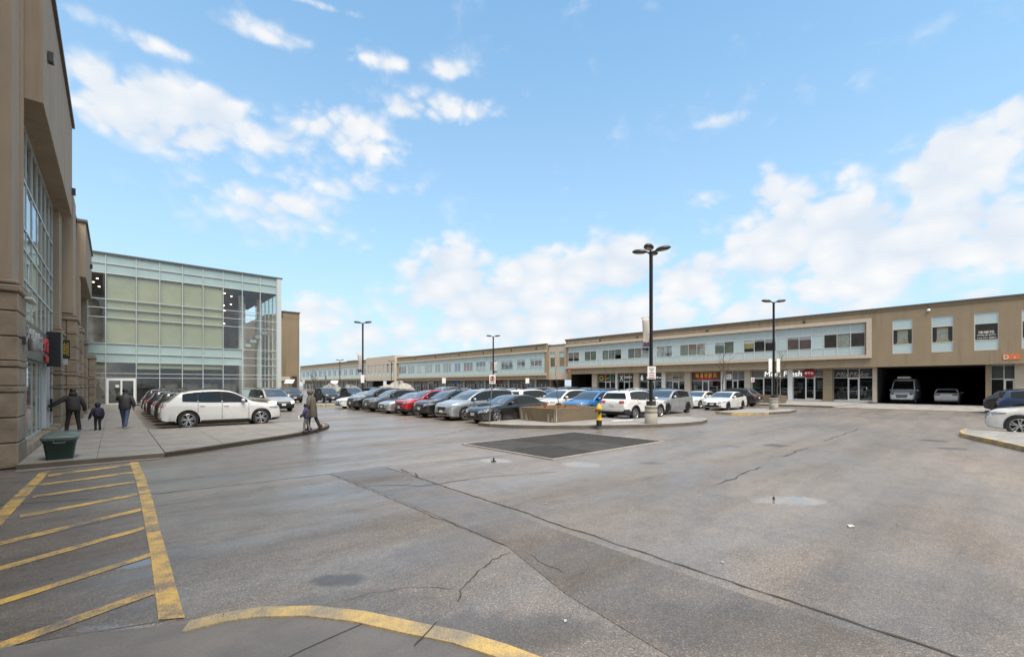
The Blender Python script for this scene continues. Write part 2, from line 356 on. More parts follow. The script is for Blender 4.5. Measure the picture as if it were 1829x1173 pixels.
paint('red', (.42, .010, .018), .2); paint('blue', (.05, .22, .52), .35); paint('navy', (.03, .055, .12), .4); paint('charcoal', (.030, .032, .036), .5)
paint('maroon', (.10, .014, .016), .3); paint('champagne', (.42, .40, .36), .45); paint('brown', (.045, .035, .028), .4)

# ------------------------------------------------------------------ mesh helpers
class MB:
    def __init__(s): s.v = []; s.f = []; s.m = []; s.slots = []
    def slot(s, mat):
        mat = M[mat] if isinstance(mat, str) else mat
        if mat not in s.slots: s.slots.append(mat)
        return s.slots.index(mat)
    def face(s, pts, mat=None):
        i = len(s.v); s.v += [tuple(p) for p in pts]; s.f.append(tuple(range(i, i + len(pts)))); s.m.append(s.slot(mat) if mat else 0)
    def grid(s, rows, mat=None, closed=False):
        i = len(s.v); n = len(rows[0]); k = s.slot(mat) if mat else 0
        for r in rows: s.v += [tuple(p) for p in r]
        for a in range(len(rows) - 1):
            for b in range(n if closed else n - 1):
                c = (b + 1) % n
                s.f.append((i + a*n + b, i + a*n + c, i + (a+1)*n + c, i + (a+1)*n + b)); s.m.append(k)
    def box(s, x0, x1, y0, y1, z0, z1, mat=None, top=None):
        i = len(s.v); k = s.slot(mat) if mat else 0
        s.v += [(x0,y0,z0),(x1,y0,z0),(x1,y1,z0),(x0,y1,z0),(x0,y0,z1),(x1,y0,z1),(x1,y1,z1),(x0,y1,z1)]
        for q in ((0,3,2,1),(4,5,6,7),(0,1,5,4),(1,2,6,5),(2,3,7,6),(3,0,4,7)):
            s.f.append(tuple(i + j for j in q)); s.m.append(k)
    def prism(s, pts, z0, z1, mat=None, side=None, taper=0.):
        n = len(pts); i = len(s.v); k = s.slot(mat) if mat else 0; ks = s.slot(side) if side else k
        s.v += [(p[0], p[1], z0) for p in pts] + [(p[0], p[1], z1) for p in pts]
        s.f.append(tuple(i + n + j for j in range(n))); s.m.append(k)
        s.f.append(tuple(i + n - 1 - j for j in range(n))); s.m.append(k)
        for j in range(n):
            q = (j + 1) % n; s.f.append((i + j, i + q, i + n + q, i + n + j)); s.m.append(ks)
    def tube(s, pts, rad, n=8, mat=None, caps=True):
        k = s.slot(mat) if mat else 0; pts = [Vector(p) for p in pts]; rads = rad if isinstance(rad, (list, tuple)) else [rad] * len(pts)
        i = len(s.v); up = None
        for j, p in enumerate(pts):
            d = (pts[min(j+1, len(pts)-1)] - pts[max(j-1, 0)]).normalized()
            a = d.orthogonal().normalized() if up is None else (up - d * up.dot(d)).normalized()
            up = a; b = d.cross(a)
            for q in range(n):
                t = 2 * PI * q / n; s.v.append(tuple(p + (a * math.cos(t) + b * math.sin(t)) * rads[j]))
        for j in range(len(pts) - 1):
            for q in range(n):
                r = (q + 1) % n; s.f.append((i + j*n + q, i + j*n + r, i + (j+1)*n + r, i + (j+1)*n + q)); s.m.append(k)
        if caps:
            s.f.append(tuple(i + n - 1 - q for q in range(n))); s.m.append(k)
            e = i + (len(pts) - 1) * n; s.f.append(tuple(e + q for q in range(n))); s.m.append(k)
    def lathe(s, prof, n=16, axis='z', c=(0, 0, 0), mat=None, caps=True):   # prof: (radius, height)
        k = s.slot(mat) if mat else 0; i = len(s.v)
        for (r, h) in prof:
            for q in range(n):
                t = 2 * PI * q / n; a, b = r * math.cos(t), r * math.sin(t)
                s.v.append({'z': (c[0]+a, c[1]+b, c[2]+h), 'y': (c[0]+b, c[1]+h, c[2]+a), 'x': (c[0]+h, c[1]+a, c[2]+b)}[axis])
        for j in range(len(prof) - 1):
            for q in range(n):
                r = (q + 1) % n; s.f.append((i + j*n + q, i + j*n + r, i + (j+1)*n + r, i + (j+1)*n + q)); s.m.append(k)
        if caps:
            s.f.append(tuple(i + n - 1 - q for q in range(n))); s.m.append(k)
            e = i + (len(prof) - 1) * n; s.f.append(tuple(e + q for q in range(n))); s.m.append(k)
    def mesh(s, name, mats=None, smooth=None):
        me = bpy.data.meshes.new(name); me.from_pydata(s.v, [], s.f)
        for mt in (mats or s.slots): me.materials.append(M[mt] if isinstance(mt, str) else mt)
        if s.slots and not mats: me.polygons.foreach_set('material_index', s.m)
        me.update()
        if smooth is not None:
            me.polygons.foreach_set('use_smooth', [True] * len(me.polygons)); me.set_sharp_from_angle(angle=R(smooth))
        return me
ORG = {}
def link(name, me, parent=None, loc=None):
    o = bpy.data.objects.new(name, me); COL.objects.link(o)
    if parent is not None:
        o.parent = parent
        w = ORG.get(parent.name, Vector((0, 0, 0)))
        o.location = (Vector(loc) if loc is not None else Vector((0, 0, 0))) - w
    elif loc is not None: o.location = loc
    ORG[o.name] = Vector(loc) if loc is not None else Vector((0, 0, 0))
    return o
def tag(o, label=None, cat=None, group=None, kind=None):
    if label: o['label'] = label
    if cat: o['category'] = cat
    if group: o['group'] = group
    if kind: o['kind'] = kind
    return o
def thing(name, label, cat, loc=(0, 0, 0), group=None, kind=None, rz=0):
    o = bpy.data.objects.new(name, None); COL.objects.link(o); o.location = loc; o.rotation_euler.z = rz; o.empty_display_size = .3
    ORG[o.name] = Vector(loc); return tag(o, label, cat, group, kind)
BOXC = {}; PR = random.Random(21)
def pbox(name, x0, x1, y0, y1, z0, z1, mat, parent=None, bevel=0):       # a box part, mesh shared by equal boxes, placed in world metres
    dx, dy, dz = abs(x1-x0), abs(y1-y0), abs(z1-z0)
    key = (round(dx, 3), round(dy, 3), round(dz, 3), mat, bevel)
    if key not in BOXC:
        b = MB(); b.box(-dx/2, dx/2, -dy/2, dy/2, -dz/2, dz/2, mat)
        me = b.mesh(name)
        if bevel:
            bm = bmesh.new(); bm.from_mesh(me)
            bmesh.ops.bevel(bm, geom=bm.edges[:], offset=bevel, segments=1, affect='EDGES'); bm.to_mesh(me); bm.free()
        BOXC[key] = me
    o = link(name, BOXC[key], parent, ((x0+x1)/2, (y0+y1)/2, (z0+z1)/2))
    if name in ('window_pane', 'glass_panel'): o.rotation_euler = (PR.uniform(-.004, .004), PR.uniform(-.004, .004), PR.uniform(-.005, .005))   # panes never sit perfectly true
    return o
def part(name, mb, parent, smooth=None, mats=None):
    # mesh coordinates in world metres; the object sits at the parent's origin
    w = ORG.get(parent.name, Vector((0, 0, 0))) if parent else Vector((0, 0, 0))
    me = mb.mesh(name, mats, smooth); me.transform(Matrix.Translation(-w)); return link(name, me, parent, w)
def wall_holes(mb, to3, a0, a1, b0, b1, holes, depth, mat, nrm):
    # a wall face in (a,b) with rectangular openings and reveals `depth` deep
    As = sorted({a0, a1, *[h[0] for h in holes], *[h[1] for h in holes]}); Bs = sorted({b0, b1, *[h[2] for h in holes], *[h[3] for h in holes]})
    for i in range(len(As) - 1):
        for j in range(len(Bs) - 1):
            ca, cb = (As[i]+As[i+1])/2, (Bs[j]+Bs[j+1])/2
            if any(h[0] < ca < h[1] and h[2] < cb < h[3] for h in holes): continue
            mb.face([to3(As[i], Bs[j], 0), to3(As[i+1], Bs[j], 0), to3(As[i+1], Bs[j+1], 0), to3(As[i], Bs[j+1], 0)], mat)
    for (h0, h1, k0, k1) in holes:
        for (p, q) in (((h0,k0),(h1,k0)), ((h1,k0),(h1,k1)), ((h1,k1),(h0,k1)), ((h0,k1),(h0,k0))):
            mb.face([to3(*p, 0), to3(*q, 0), to3(*q, depth), to3(*p, depth)], mat)
TXC = {}
def text_mesh(body, size, ext=.01, spacing=1.0, shear=0.):
    key = (body, size, ext, spacing, shear)
    if key in TXC: return TXC[key]
    cu = bpy.data.curves.new('t', 'FONT'); cu.body = body; cu.size = size; cu.extrude = ext; cu.align_x = 'CENTER'; cu.align_y = 'CENTER'
    cu.space_character = spacing; cu.shear = shear; cu.resolution_u = 3
    o = bpy.data.objects.new('t', cu); COL.objects.link(o)
    dg = bpy.context.evaluated_depsgraph_get(); dg.update()
    me = bpy.data.meshes.new_from_object(o.evaluated_get(dg))
    bpy.data.objects.remove(o); TXC[key] = me; return me
ROT_W = Matrix(((0, 0, -1), (-1, 0, 0), (0, 1, 0)))        # faces -X (read from the lot)
ROT_E = Matrix(((0, 0, 1), (1, 0, 0), (0, 1, 0)))          # faces +X
ROT_S = Matrix(((1, 0, 0), (0, 0, -1), (0, 1, 0)))         # faces -Y
def lettering(name, body, size, loc, rot, mat, parent, ext=.015, spacing=1.0, fit=None, shear=0.):
    me = text_mesh(body, size, ext, spacing, shear).copy()
    if fit and me.vertices:
        xs = [v.co.x for v in me.vertices]; ys = [v.co.y for v in me.vertices]
        w = max(xs) - min(xs); h = max(ys) - min(ys)
        me.transform(Matrix.Translation((-(max(xs)+min(xs))/2, -(max(ys)+min(ys))/2, 0)))
        me.transform(Matrix.Diagonal((fit[0]/w if fit[0] else fit[1]/h, fit[1]/h if fit[1] else fit[0]/w, 1, 1)))
    me.materials.clear(); me.materials.append(M[mat])
    me.transform(rot.to_4x4())
    return link(name, me, parent, loc)
def copy_tree(o, parent=None):
    c = o.copy(); COL.objects.link(c); c.parent = parent
    for ch in o.children: copy_tree(ch, c)
    return c

# ================================================================== GROUND
def clip_poly(poly, clip):                      # Sutherland-Hodgman, clip convex and counter-clockwise
    out = list(poly)
    for i in range(len(clip)):
        a, b = clip[i], clip[(i+1) % len(clip)]
        def side(p): return (b[0]-a[0])*(p[1]-a[1]) - (b[1]-a[1])*(p[0]-a[0])
        inp, out = out, []
        for j in range(len(inp)):
            p, q = inp[j], inp[(j+1) % len(inp)]; sp_, sq = side(p), side(q)
            if sp_ >= 0: out.append(p)
            if (sp_ >= 0) != (sq >= 0):
                t = sp_ / (sp_ - sq); out.append((p[0] + (q[0]-p[0])*t, p[1] + (q[1]-p[1])*t))
        if not out: return []
    return out
g = MB(); g.face([(-900, -900, 0), (900, -900, 0), (900, 900, 0), (-900, 900, 0)], 'asphalt')
ground = tag(link('parking_lot', g.mesh('parking_lot')), 'wet grey asphalt of the open parking lot', 'parking lot', kind='structure')
def sheet(name, pts, z, mat, parent=ground):
    b = MB(); b.face([(p[0], p[1], z) for p in pts], mat); return part(name, b, parent)
def ribbon(name, pts, w, z, mat, parent=ground, jit=0., sub=1):
    P = [Vector((p[0], p[1], 0)) for p in pts]; Q = []
    for a, b in zip(P[:-1], P[1:]):
        n = max(1, int((b - a).length / sub)) if sub else 1
        for i in range(n): Q.append(a.lerp(b, i / n))
    Q.append(P[-1]); mb = MB(); rows = []
    for i, q in enumerate(Q):
        d = (Q[min(i+1, len(Q)-1)] - Q[max(i-1, 0)]).normalized(); nn = Vector((-d.y, d.x, 0))
        off = random.uniform(-jit, jit); ww = w * random.uniform(.45, 1.4) if jit else w
        if jit and i in (0, len(Q)-1): ww = .1 * w
        c = q + nn * off
        rows.append([(c.x + nn.x*ww/2, c.y + nn.y*ww/2, z), (c.x - nn.x*ww/2, c.y - nn.y*ww/2, z)])
    mb.grid(rows, mat); return part(name, mb, parent)
def blob(name, px, py, rx, ry, z, mat, seed=0, n=28, rough=.3):
    rnd = random.Random(seed); ph = [rnd.uniform(0, 6.28) for _ in range(5)]
    pts = []
    for i in range(n):
        t = 2*PI*i/n; k = 1 + rough*(.5*math.sin(2*t+ph[0]) + .35*math.sin(3*t+ph[1]) + .3*math.sin(5*t+ph[2]) + .2*math.sin(9*t+ph[3]))
        pts.append(G(px + rx*math.cos(t)*k, py - ry*math.sin(t)*k))
    return sheet(name, pts, z, mat)
# darker trench cut and other patches of laid asphalt
sheet('asphalt_patch', [G(*p) for p in ((588,846),(690,834),(760,858),(1000,948),(1300,1052),(1829,1230),(1700,1330),(1300,1235),(1010,1060),(905,975),(760,912),(655,869))], .004, 'asphalt_patch')
sheet('asphalt_patch', [G(*p) for p in ((-260,880),(85,846),(238,832),(262,900),(290,1000),(318,1104),(40,1150),(-420,1250))], .004, 'asphalt_dark')
def wiggle(a, b, n, amp, seed):
    rnd = random.Random(seed); return [G(a[0]+(b[0]-a[0])*i/n + rnd.uniform(-amp, amp), a[1]+(b[1]-a[1])*i/n + rnd.uniform(-amp, amp)*.35) for i in range(n+1)]
simple('crack_dark', (.042, .037, .033), .85)
ribbon('crack', wiggle((690,834),(1760,1190),26,3,1), .024, .007, 'crack_dark', jit=.010, sub=.10)
ribbon('crack', wiggle((588,846),(905,975),12,4,2), .012, .007, 'crack_dark', jit=.025, sub=.10)
ribbon('crack', wiggle((935,985),(1010,1025),5,3,12), .010, .007, 'crack_dark', jit=.02, sub=.08)
ribbon('crack', [G(*p) for p in ((-40,905),(240,886),(420,866),(590,846),(680,834),(835,820),(900,813))], .022, .007, 'crack_dark', jit=.014, sub=.2)
ribbon('crack', [G(*p) for p in ((650,869),(700,866),(755,868),(860,852),(1000,842))], .02, .008, 'crack_dark', jit=.02, sub=.2)
ribbon('crack', [G(*p) for p in ((912,985),(880,1000),(850,1025),(825,1050),(818,1075))], .011, .007, 'crack_dark', jit=.018, sub=.05)
ribbon('crack', [G(*p) for p in ((605,1076),(660,1060),(740,1048),(815,1052))], .007, .007, 'crack_dark', jit=.012, sub=.08)
ribbon('crack', [G(*p) for p in ((716,838),(738,845),(745,852),(760,858))], .03, .008, 'crack_dark', jit=.05, sub=.15)
ribbon('crack', wiggle((1278,866),(1362,833),8,2,4), .03, .007, 'crack_dark', jit=.03, sub=.2)
ribbon('crack', wiggle((1395,815),(1445,799),5,2,5), .03, .007, 'crack_dark', jit=.04, sub=.2)
ribbon('crack', wiggle((1470,789),(1535,765),8,2,6), .04, .007, 'crack_dark', jit=.05, sub=.3)
ribbon('crack', wiggle((770,780),(850,765),6,2,7), .03, .007, 'crack_dark', jit=.04, sub=.2)
ribbon('crack', wiggle((690,768),(770,760),6,2,8), .03, .007, 'crack_dark', jit=.04, sub=.2)
# wet stains and ponded water
simple('litter_white', (.42, .41, .39), .6)
for k, (px, py) in enumerate(((1520,940),(1604,937),(975,900),(1825,905),(860,858),(1060,822),(402,823),(1250,885),(1290,1005),(718,812),(1010,1110),(552,1088))):
    x, y, _ = G(px, py); s = .09 if k == 0 else .028
    b = MB(); a = k * 1.3; c, d = math.cos(a)*s, math.sin(a)*s
    b.v = [(x+c, y+d, .012), (x-d*.5, y+c*.5, .02), (x-c, y-d, .012), (x+d*.5, y-c*.5, .016), (x+c, y+d, .009), (x-d*.5, y+c*.5, .009), (x-c, y-d, .009), (x+d*.5, y-c*.5, .009)]
    b.f = [(0,1,2,3),(7,6,5,4),(0,4,5,1),(1,5,6,2),(2,6,7,3),(3,7,4,0)]; b.slot('litter_white'); b.m = [0]*6
    part('litter_scrap', b, ground)
# small steel stub standing in the puddle near the grating and the crack
for px, py in ((882, 824), (1382, 891)):
    x, y, _ = G(px, py); b = MB(); k_ = 1. if px < 1000 else .45
    b.lathe([(.05*k_,0),(.045*k_,.012*k_),(.022*k_,.016*k_),(.02*k_,.09*k_),(.012*k_,.095*k_)], 8, 'z', (x, y, .004), 'black_metal')
    b.box(x-.08 if px < 1000 else x-.01, x+.07 if px < 1000 else x+.01, y-.02, y+.02, .005, .018, 'black_metal')
    tag(link('drain_stub', b.mesh('drain_stub')), 'small dark metal stub in the puddle by the ' + ('floor grating' if px < 1000 else 'long crack'), 'drain stub')

# --- yellow hatched bay by the left building
def qline(a, b, c, d, mat='yellow_paint', z=.010, name='painted_line'):
    return sheet(name, [G(*p) for p in (a, b, c, d)], z, mat)
qline((70,845),(91,840),(-40,985),(-80,985)); 
edge = [((231,826),(247,825)),((243,860),(262,858)),((252,900),(274,897)),((261,950),(286,948)),((270,1000),(301,998)),((276,1050),(315,1050)),((283,1108),(330,1104))]
b = MB(); b.grid([[(*G(*l)[:2], .0105), (*G(*r)[:2], .0105)] for l, r in edge], 'yellow_paint'); part('painted_line', b, ground)
for (l0, r0, t0, t1) in (((86,849),(234,829),3.2,3.0),((70,866),(237,843),3.4,3.2),((58,887),(241,860),3.6,3.4),((35,922),(246,882),5,4.2),((-8,972),(252,909),7,5),((-30,1023),(258,942),8,5.5),((-60,1094),(268,990),9,7),((-70,1178),(276,1054),15,10)):
    qline((l0[0], l0[1]-t0*.35), (l0[0], l0[1]+t0*.75), (r0[0], r0[1]+t1*.75), (r0[0], r0[1]-t1*.25), z=.010)
# --- stall lines between the parked cars
for yy in (17.0, 19.8, 22.5, 25.2, 27.8, 30.3, 33.0, 35.9, 38.5): pbox('stall_line', 13.4, 18.9, yy-.05, yy+.05, .004, .0085, 'stall_paint', ground)
for yy in (24.2, 26.95, 29.6, 32.3, 35.0, 37.7, 40.4): pbox('stall_line', 1.5, 6.5, yy-.05, yy+.05, .004, .0085, 'stall_paint', ground)

# --- concrete apron under the camera with its yellow kerb
apron_edge = [G(*p) for p in ((-900,1330),(-300,1225),(0,1168),(170,1138),(338,1122),(400,1106),(470,1096),(560,1094),(650,1104),(740,1124),(825,1141),(905,1166),(1000,1203),(1120,1275),(1340,1480))]
b = MB(); zt = .045
pts = [(p[0], p[1]) for p in apron_edge] + [(3.0, -6), (-6, -6), (-7, 2)]
b.prism(pts[::-1], -.05, zt, 'apron')
apron = tag(part('walkway_corner', b, None), 'grey concrete walkway corner edged by a worn yellow kerb', 'walkway', kind='structure')
for k in range(4, len(apron_edge) - 1):
    a, c = Vector(apron_edge[k]), Vector(apron_edge[k+1]); d = (c - a).normalized(); nn = Vector((-d.y, d.x, 0))
    a2, c2 = a + d*.006, c - d*.006
    w0 = .15
    def inset(p, kk):
        dd = (Vector(apron_edge[min(kk+1, len(apron_edge)-1)]) - Vector(apron_edge[max(kk-1, 0)])).normalized(); return Vector(p) - Vector((-dd.y, dd.x, 0)) * w0
    i0, i1 = inset(a, k), inset(c, k+1)
    o0 = a + nn*.02; o1 = c + nn*.02
    mb = MB(); mb.prism([(i0.x,i0.y),(i1.x,i1.y),(o1.x,o1.y),(o0.x,o0.y)], .0, zt + .012, 'yellow_kerb'); part('kerb_stone', mb, apron)
ribbon('joint', [G(*p) for p in ((678,1110),(610,1140),(540,1172),(440,1225))], .012, zt + .004, 'crack_dark', apron)
ribbon('joint', [G(*p) for p in ((780,1122),(765,1140),(740,1165))], .012, zt + .015, 'crack_dark', apron)

# --- raised sidewalk along the left building
SZ = .13
walk = thing('sidewalk', 'raised concrete sidewalk of large slabs in front of the stone pillared storefront', 'sidewalk', (0, 30, 0), kind='structure')
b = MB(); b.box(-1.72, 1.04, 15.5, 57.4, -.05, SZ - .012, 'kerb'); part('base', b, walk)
for j in range(17):
    y0 = 15.5 + j * 2.46
    for i in range(2):
        x0 = -1.70 + i * 1.37; pbox('slab', x0 + .006, x0 + 1.364, y0 + .008, y0 + 2.452, SZ - .09, SZ + random.uniform(-.002, .002), 'sidewalk', walk)
edge_b = [(1.05, 15.55), (1.9, 16.0), (2.75, 16.6), (3.75, 17.25), (4.65, 17.85), (5.6, 18.6), (6.4, 19.4), (7.05, 20.3), (7.5, 21.2), (7.72, 22.2), (7.7, 23.2), (7.5, 24.05)]
out = edge_b + [(1.05, 24.05)]
b = MB(); b.prism(out, -.05, SZ - .012, 'kerb'); part('base', b, walk)
inner = [(p[0] - (.14 if 0 < i < 11 else 0), p[1] + (.12 if i < 9 else 0)) for i, p in enumerate(edge_b)] + [(1.05, 24.05)]
for i in range(5):
    for j in range(6):
        x0, y0 = 1.05 + i * 1.55, 15.2 + j * 1.5
        q = clip_poly([(x0+.006, y0+.006), (x0+1.544, y0+.006), (x0+1.544, y0+1.494), (x0+.006, y0+1.494)], inner)
        if len(q) > 2:
            mb = MB(); mb.prism(q, SZ - .09, SZ + random.uniform(-.002, .002), 'sidewalk'); part('slab', mb, walk)
for k in range(len(edge_b) - 1):
    a, c = edge_b[k], edge_b[k+1]; ia, ic = inner[k], inner[k+1]
    mb = MB(); mb.prism([(a[0], a[1]), (c[0], c[1]), (ic[0], ic[1]), (ia[0], ia[1])], 0, SZ + .006, 'kerb'); part('kerb_stone', mb, walk)
# dropped concrete lip at the corner pillar
sheet('ramp_lip', [(-1.7, 15.1), (.9, 15.25), (1.04, 15.5), (-1.7, 15.5)], .012, 'sidewalk', walk)

# --- planted island with the lamp post and hydrant
IZ = .15
isl_pts = [(13.25, 17.3), (13.25, 16.4), (13.7, 15.2), (14.6, 14.0), (15.9, 12.9), (17.4, 11.9), (19.0, 11.05), (20.6, 10.55), (22.2, 10.4), (23.6, 10.75), (24.6, 11.4), (24.9, 12.3), (24.6, 13.3), (20.6, 13.8), (20.4, 17.9)]
isl = thing('kerbed_island', 'raised concrete island carrying the planter box, hydrant and tall lamp post', 'island', (18, 14, 0), kind='structure')
isl_in = []
cx_, cy_ = 19.0, 14.2
for p in isl_pts:
    d = Vector((p[0]-cx_, p[1]-cy_)); isl_in.append(tuple(Vector((cx_, cy_)) + d * (1 - .16 / d.length)))
b = MB(); b.prism(isl_in, 0, IZ, 'sidewalk_far'); part('paving', b, isl)
for k in range(len(isl_pts)):
    a, c = isl_pts[k], isl_pts[(k+1) % len(isl_pts)]; ia, ic = isl_in[k], isl_in[(k+1) % len(isl_pts)]
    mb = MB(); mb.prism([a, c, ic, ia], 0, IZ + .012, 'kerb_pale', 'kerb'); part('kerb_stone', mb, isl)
simple('snow_patch', (.45, .44, .42), .8, var=.1, scale=5)
# --- smaller islands
def small_island(name, label, pts, yellow, zc=.15):
    t = thing(name, label, 'island', (sum(p[0] for p in pts)/len(pts), sum(p[1] for p in pts)/len(pts), 0), kind='structure')
    c = Vector((sum(p[0] for p in pts)/len(pts), sum(p[1] for p in pts)/len(pts))); inn = []
    for p in pts:
        d = Vector(p) - c; inn.append(tuple(c + d * max(.2, 1 - .18 / d.length)))
    mb = MB(); mb.prism(inn, 0, zc, 'sidewalk_far'); part('paving', mb, t)
    for k in range(len(pts)):
        a, q = pts[k], pts[(k+1) % len(pts)]; mb = MB()
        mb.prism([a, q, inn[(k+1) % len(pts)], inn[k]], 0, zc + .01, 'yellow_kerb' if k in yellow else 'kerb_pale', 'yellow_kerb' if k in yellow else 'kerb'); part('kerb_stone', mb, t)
    return t
small_island('kerbed_island', 'small half yellow kerbed island round the lamp post beside the white sedan', [(31.0, 13.6), (30.7, 12.4), (31.3, 11.5), (32.8, 10.8), (35.2, 10.3), (37.6, 10.5), (38.6, 11.3), (38.4, 12.6), (37, 13.4)], (0, 1, 2))
small_island('kerbed_island', 'yellow kerbed island in front of the white crossover at the lot edge', [(26.6, 1.25), (25.4, 1.35), (24.2, 1.25), (23.2, .9), (22.2, .45), (21.0, .0), (19.7, -.5), (17.5, -1.5), (15.5, -3.2), (26.4, -6)], (0, 1, 2, 3, 4, 5, 6, 7))
small_island('kerbed_island', 'yellow kerbed island end with a thin sign pole by the dark parked cars', [(13.9, 45.2), (13.8, 43.6), (14.6, 42.6), (16, 42.4), (18.6, 42.6), (18.8, 44), (18.6, 45.2)], (0, 1, 2, 3))
# --- pavement along the right building
b = MB(); b.box(46.8, 60.6, -30, 1.2, 0, .14, 'sidewalk_far'); b.box(46.8, 60.6, 10.2, 51, 0, .14, 'sidewalk_far')
b.prism([(46.8, 1.2), (60.6, 1.2), (60.6, 10.2), (46.8, 10.2)], 0, .05, 'sidewalk_far')
pav = tag(part('pavement', b, None), 'pale concrete pavement in front of the long shop building', 'pavement', kind='structure')
for k in range(21):
    y0 = -10 + k * 2.9
    if 0 < y0 + 1.4 < 10.2: continue
    pbox('kerb_stone', 46.6, 46.8, y0 + .01, y0 + 2.89, 0, .15, 'kerb', pav)
b = MB(); b.box(54, 60.6, 56, 210, 0, .14, 'sidewalk_far'); tag(part('pavement', b, None), 'far concrete pavement beyond the gap along the shops', 'pavement', kind='structure')

# --- floor grating in the asphalt
gx0, gx1, gy0, gy1 = 8.75, 14.35, 8.15, 12.15
gr = thing('floor_grating', 'large dark steel ventilation grating in a pale concrete frame set in the asphalt', 'grating', ((gx0+gx1)/2, (gy0+gy1)/2, 0))
fw = .075
for (x0, x1, y0, y1) in ((gx0-fw, gx1+fw, gy0-fw, gy0), (gx0-fw, gx1+fw, gy1, gy1+fw), (gx0-fw, gx0, gy0, gy1), (gx1, gx1+fw, gy0, gy1)):
    pbox('frame', x0, x1, y0, y1, .002, .03, 'kerb_pale', gr)
simple('grate_steel', (.050, .045, .040), .7, metal=.0, var=.2, scale=1.2); simple('grate_worn', (.072, .066, .060), .7, metal=.0, var=.3, scale=2.); simple('pit_shade', (.008, .008, .008), .9)
pbox('pit_shade_sheet', gx0, gx1, gy0, gy1, .002, .006, 'pit_shade', gr)  # black sheet just under the bars, its colour stands for shade below
for i in range(3):
    for j in range(2):
        x0, x1 = gx0 + (gx1-gx0)*i/3 + .012, gx0 + (gx1-gx0)*(i+1)/3 - .012; y0, y1 = gy0 + (gy1-gy0)*j/2 + .012, gy0 + (gy1-gy0)*(j+1)/2 - .012
        mb = MB()
        gmat = ('grate_steel', 'grate_worn')[(i*2 + j) in (1, 2)]; n = int((y1-y0) / .06)
        for k in range(n + 1):
            yy = y0 + (y1-y0-.012) * k / n; mb.box(x0, x1, yy, yy+.028, .008, .028, gmat)
        for k in range(8):
            xx = x0 + (x1-x0-.02)*k/7; mb.box(xx, xx+.02, y0, y1, .009, .026, gmat)
        tag(part('grate_panel', mb, gr), kind='stuff')

# ================================================================== RIGHT BUILDING (long shop block, faces -X)
XU, XS = 59.0, 60.4                                      # upper wall face, shopfront face
def toR(X): return lambda a, b, d: (X + d, a, b)
ZR = (5.17, 6.06, 7.55, 8.52)                            # glazing rows of the main block
main = thing('shop_building', 'long two storey brown stucco shop building with a framed band of pale glass panels', 'building', (67, 18, 0))
mb = MB()
winY = [(6.43, 7.95), (3.55, 5.05), (.66, 2.18), (-2.2, -.69), (-5.1, -3.6)]
wall_holes(mb, toR(XU), -18, 51.8, 3.85, 9.75, [(10.2, 51.35, ZR[0], ZR[3])] + [(a, c, 5.15, 8.58) for a, c in winY], .18, 'stucco', -1)
mb.face([(XU, -18, 3.85), (XU, 51.8, 3.85), (XU + 4, 51.8, 3.85), (XU + 4, -18, 3.85)], 'soffit')
mb.face([(XU, 51.8, 3.85), (XU, 51.8, 9.75), (78, 51.8, 9.75), (78, 51.8, 3.85)], 'stucco')
mb.face([(XU, -18, 9.7), (XU, 51.8, 9.7), (78, 51.8, 9.7), (78, -18, 9.7)], 'cap_metal')
part('wall', mb, main)
pbox('parapet_cap', XU - .14, XU + .45, -18, 51.95, 9.751, 9.92, 'cap_metal', main)
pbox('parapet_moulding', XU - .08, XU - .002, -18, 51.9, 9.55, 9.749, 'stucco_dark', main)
pbox('interior', XU + 1.9, XU + 2.1, -18, 51.7, 3.9, 9.6, 'interior_mid', main)
pbox('ceiling', XU + .2, XU + 1.9, -18, 51.7, 8.75, 8.9, 'interior_mid', main); pbox('floor_slab', XU + .2, XU + 1.9, -18, 51.7, 4.4, 4.9, 'interior_floor', main)
# cream frame round the band
for (y0, y1, z0, z1) in ((9.62, 51.79, 8.56, 8.93), (9.62, 51.79, 4.80, 5.13), (9.62, 10.02, 5.13, 8.56)):
    pbox('frame_band', XU - .28, XU - .003, y0, y1, z0, z1, 'cream', main)
NC = 34; cw = (51.35 - 10.2) / NC
spand_cols = {3, 6, 10, 13, 17, 20, 24, 28, 31}
for i in range(NC):
    y0 = 10.2 + i * cw
    for r in range(3):
        vis = r == 1 and i not in spand_cols
        pbox('window_pane' if vis else 'glass_panel', XU + .10, XU + .125, y0 + .022, y0 + cw - .022, ZR[r] + .022, ZR[r+1] - .022, 'glass_dark' if vis else 'spandrel', main)
for i in range(NC + 1): pbox('mullion', XU + .06, XU + .15, 10.2 + i*cw - .026, 10.2 + i*cw + .026, ZR[0], ZR[3], 'mullion', main)
for z in ZR: pbox('transom', XU + .064, XU + .146, 10.2, 51.35, z - .026, z + .026, 'mullion', main)
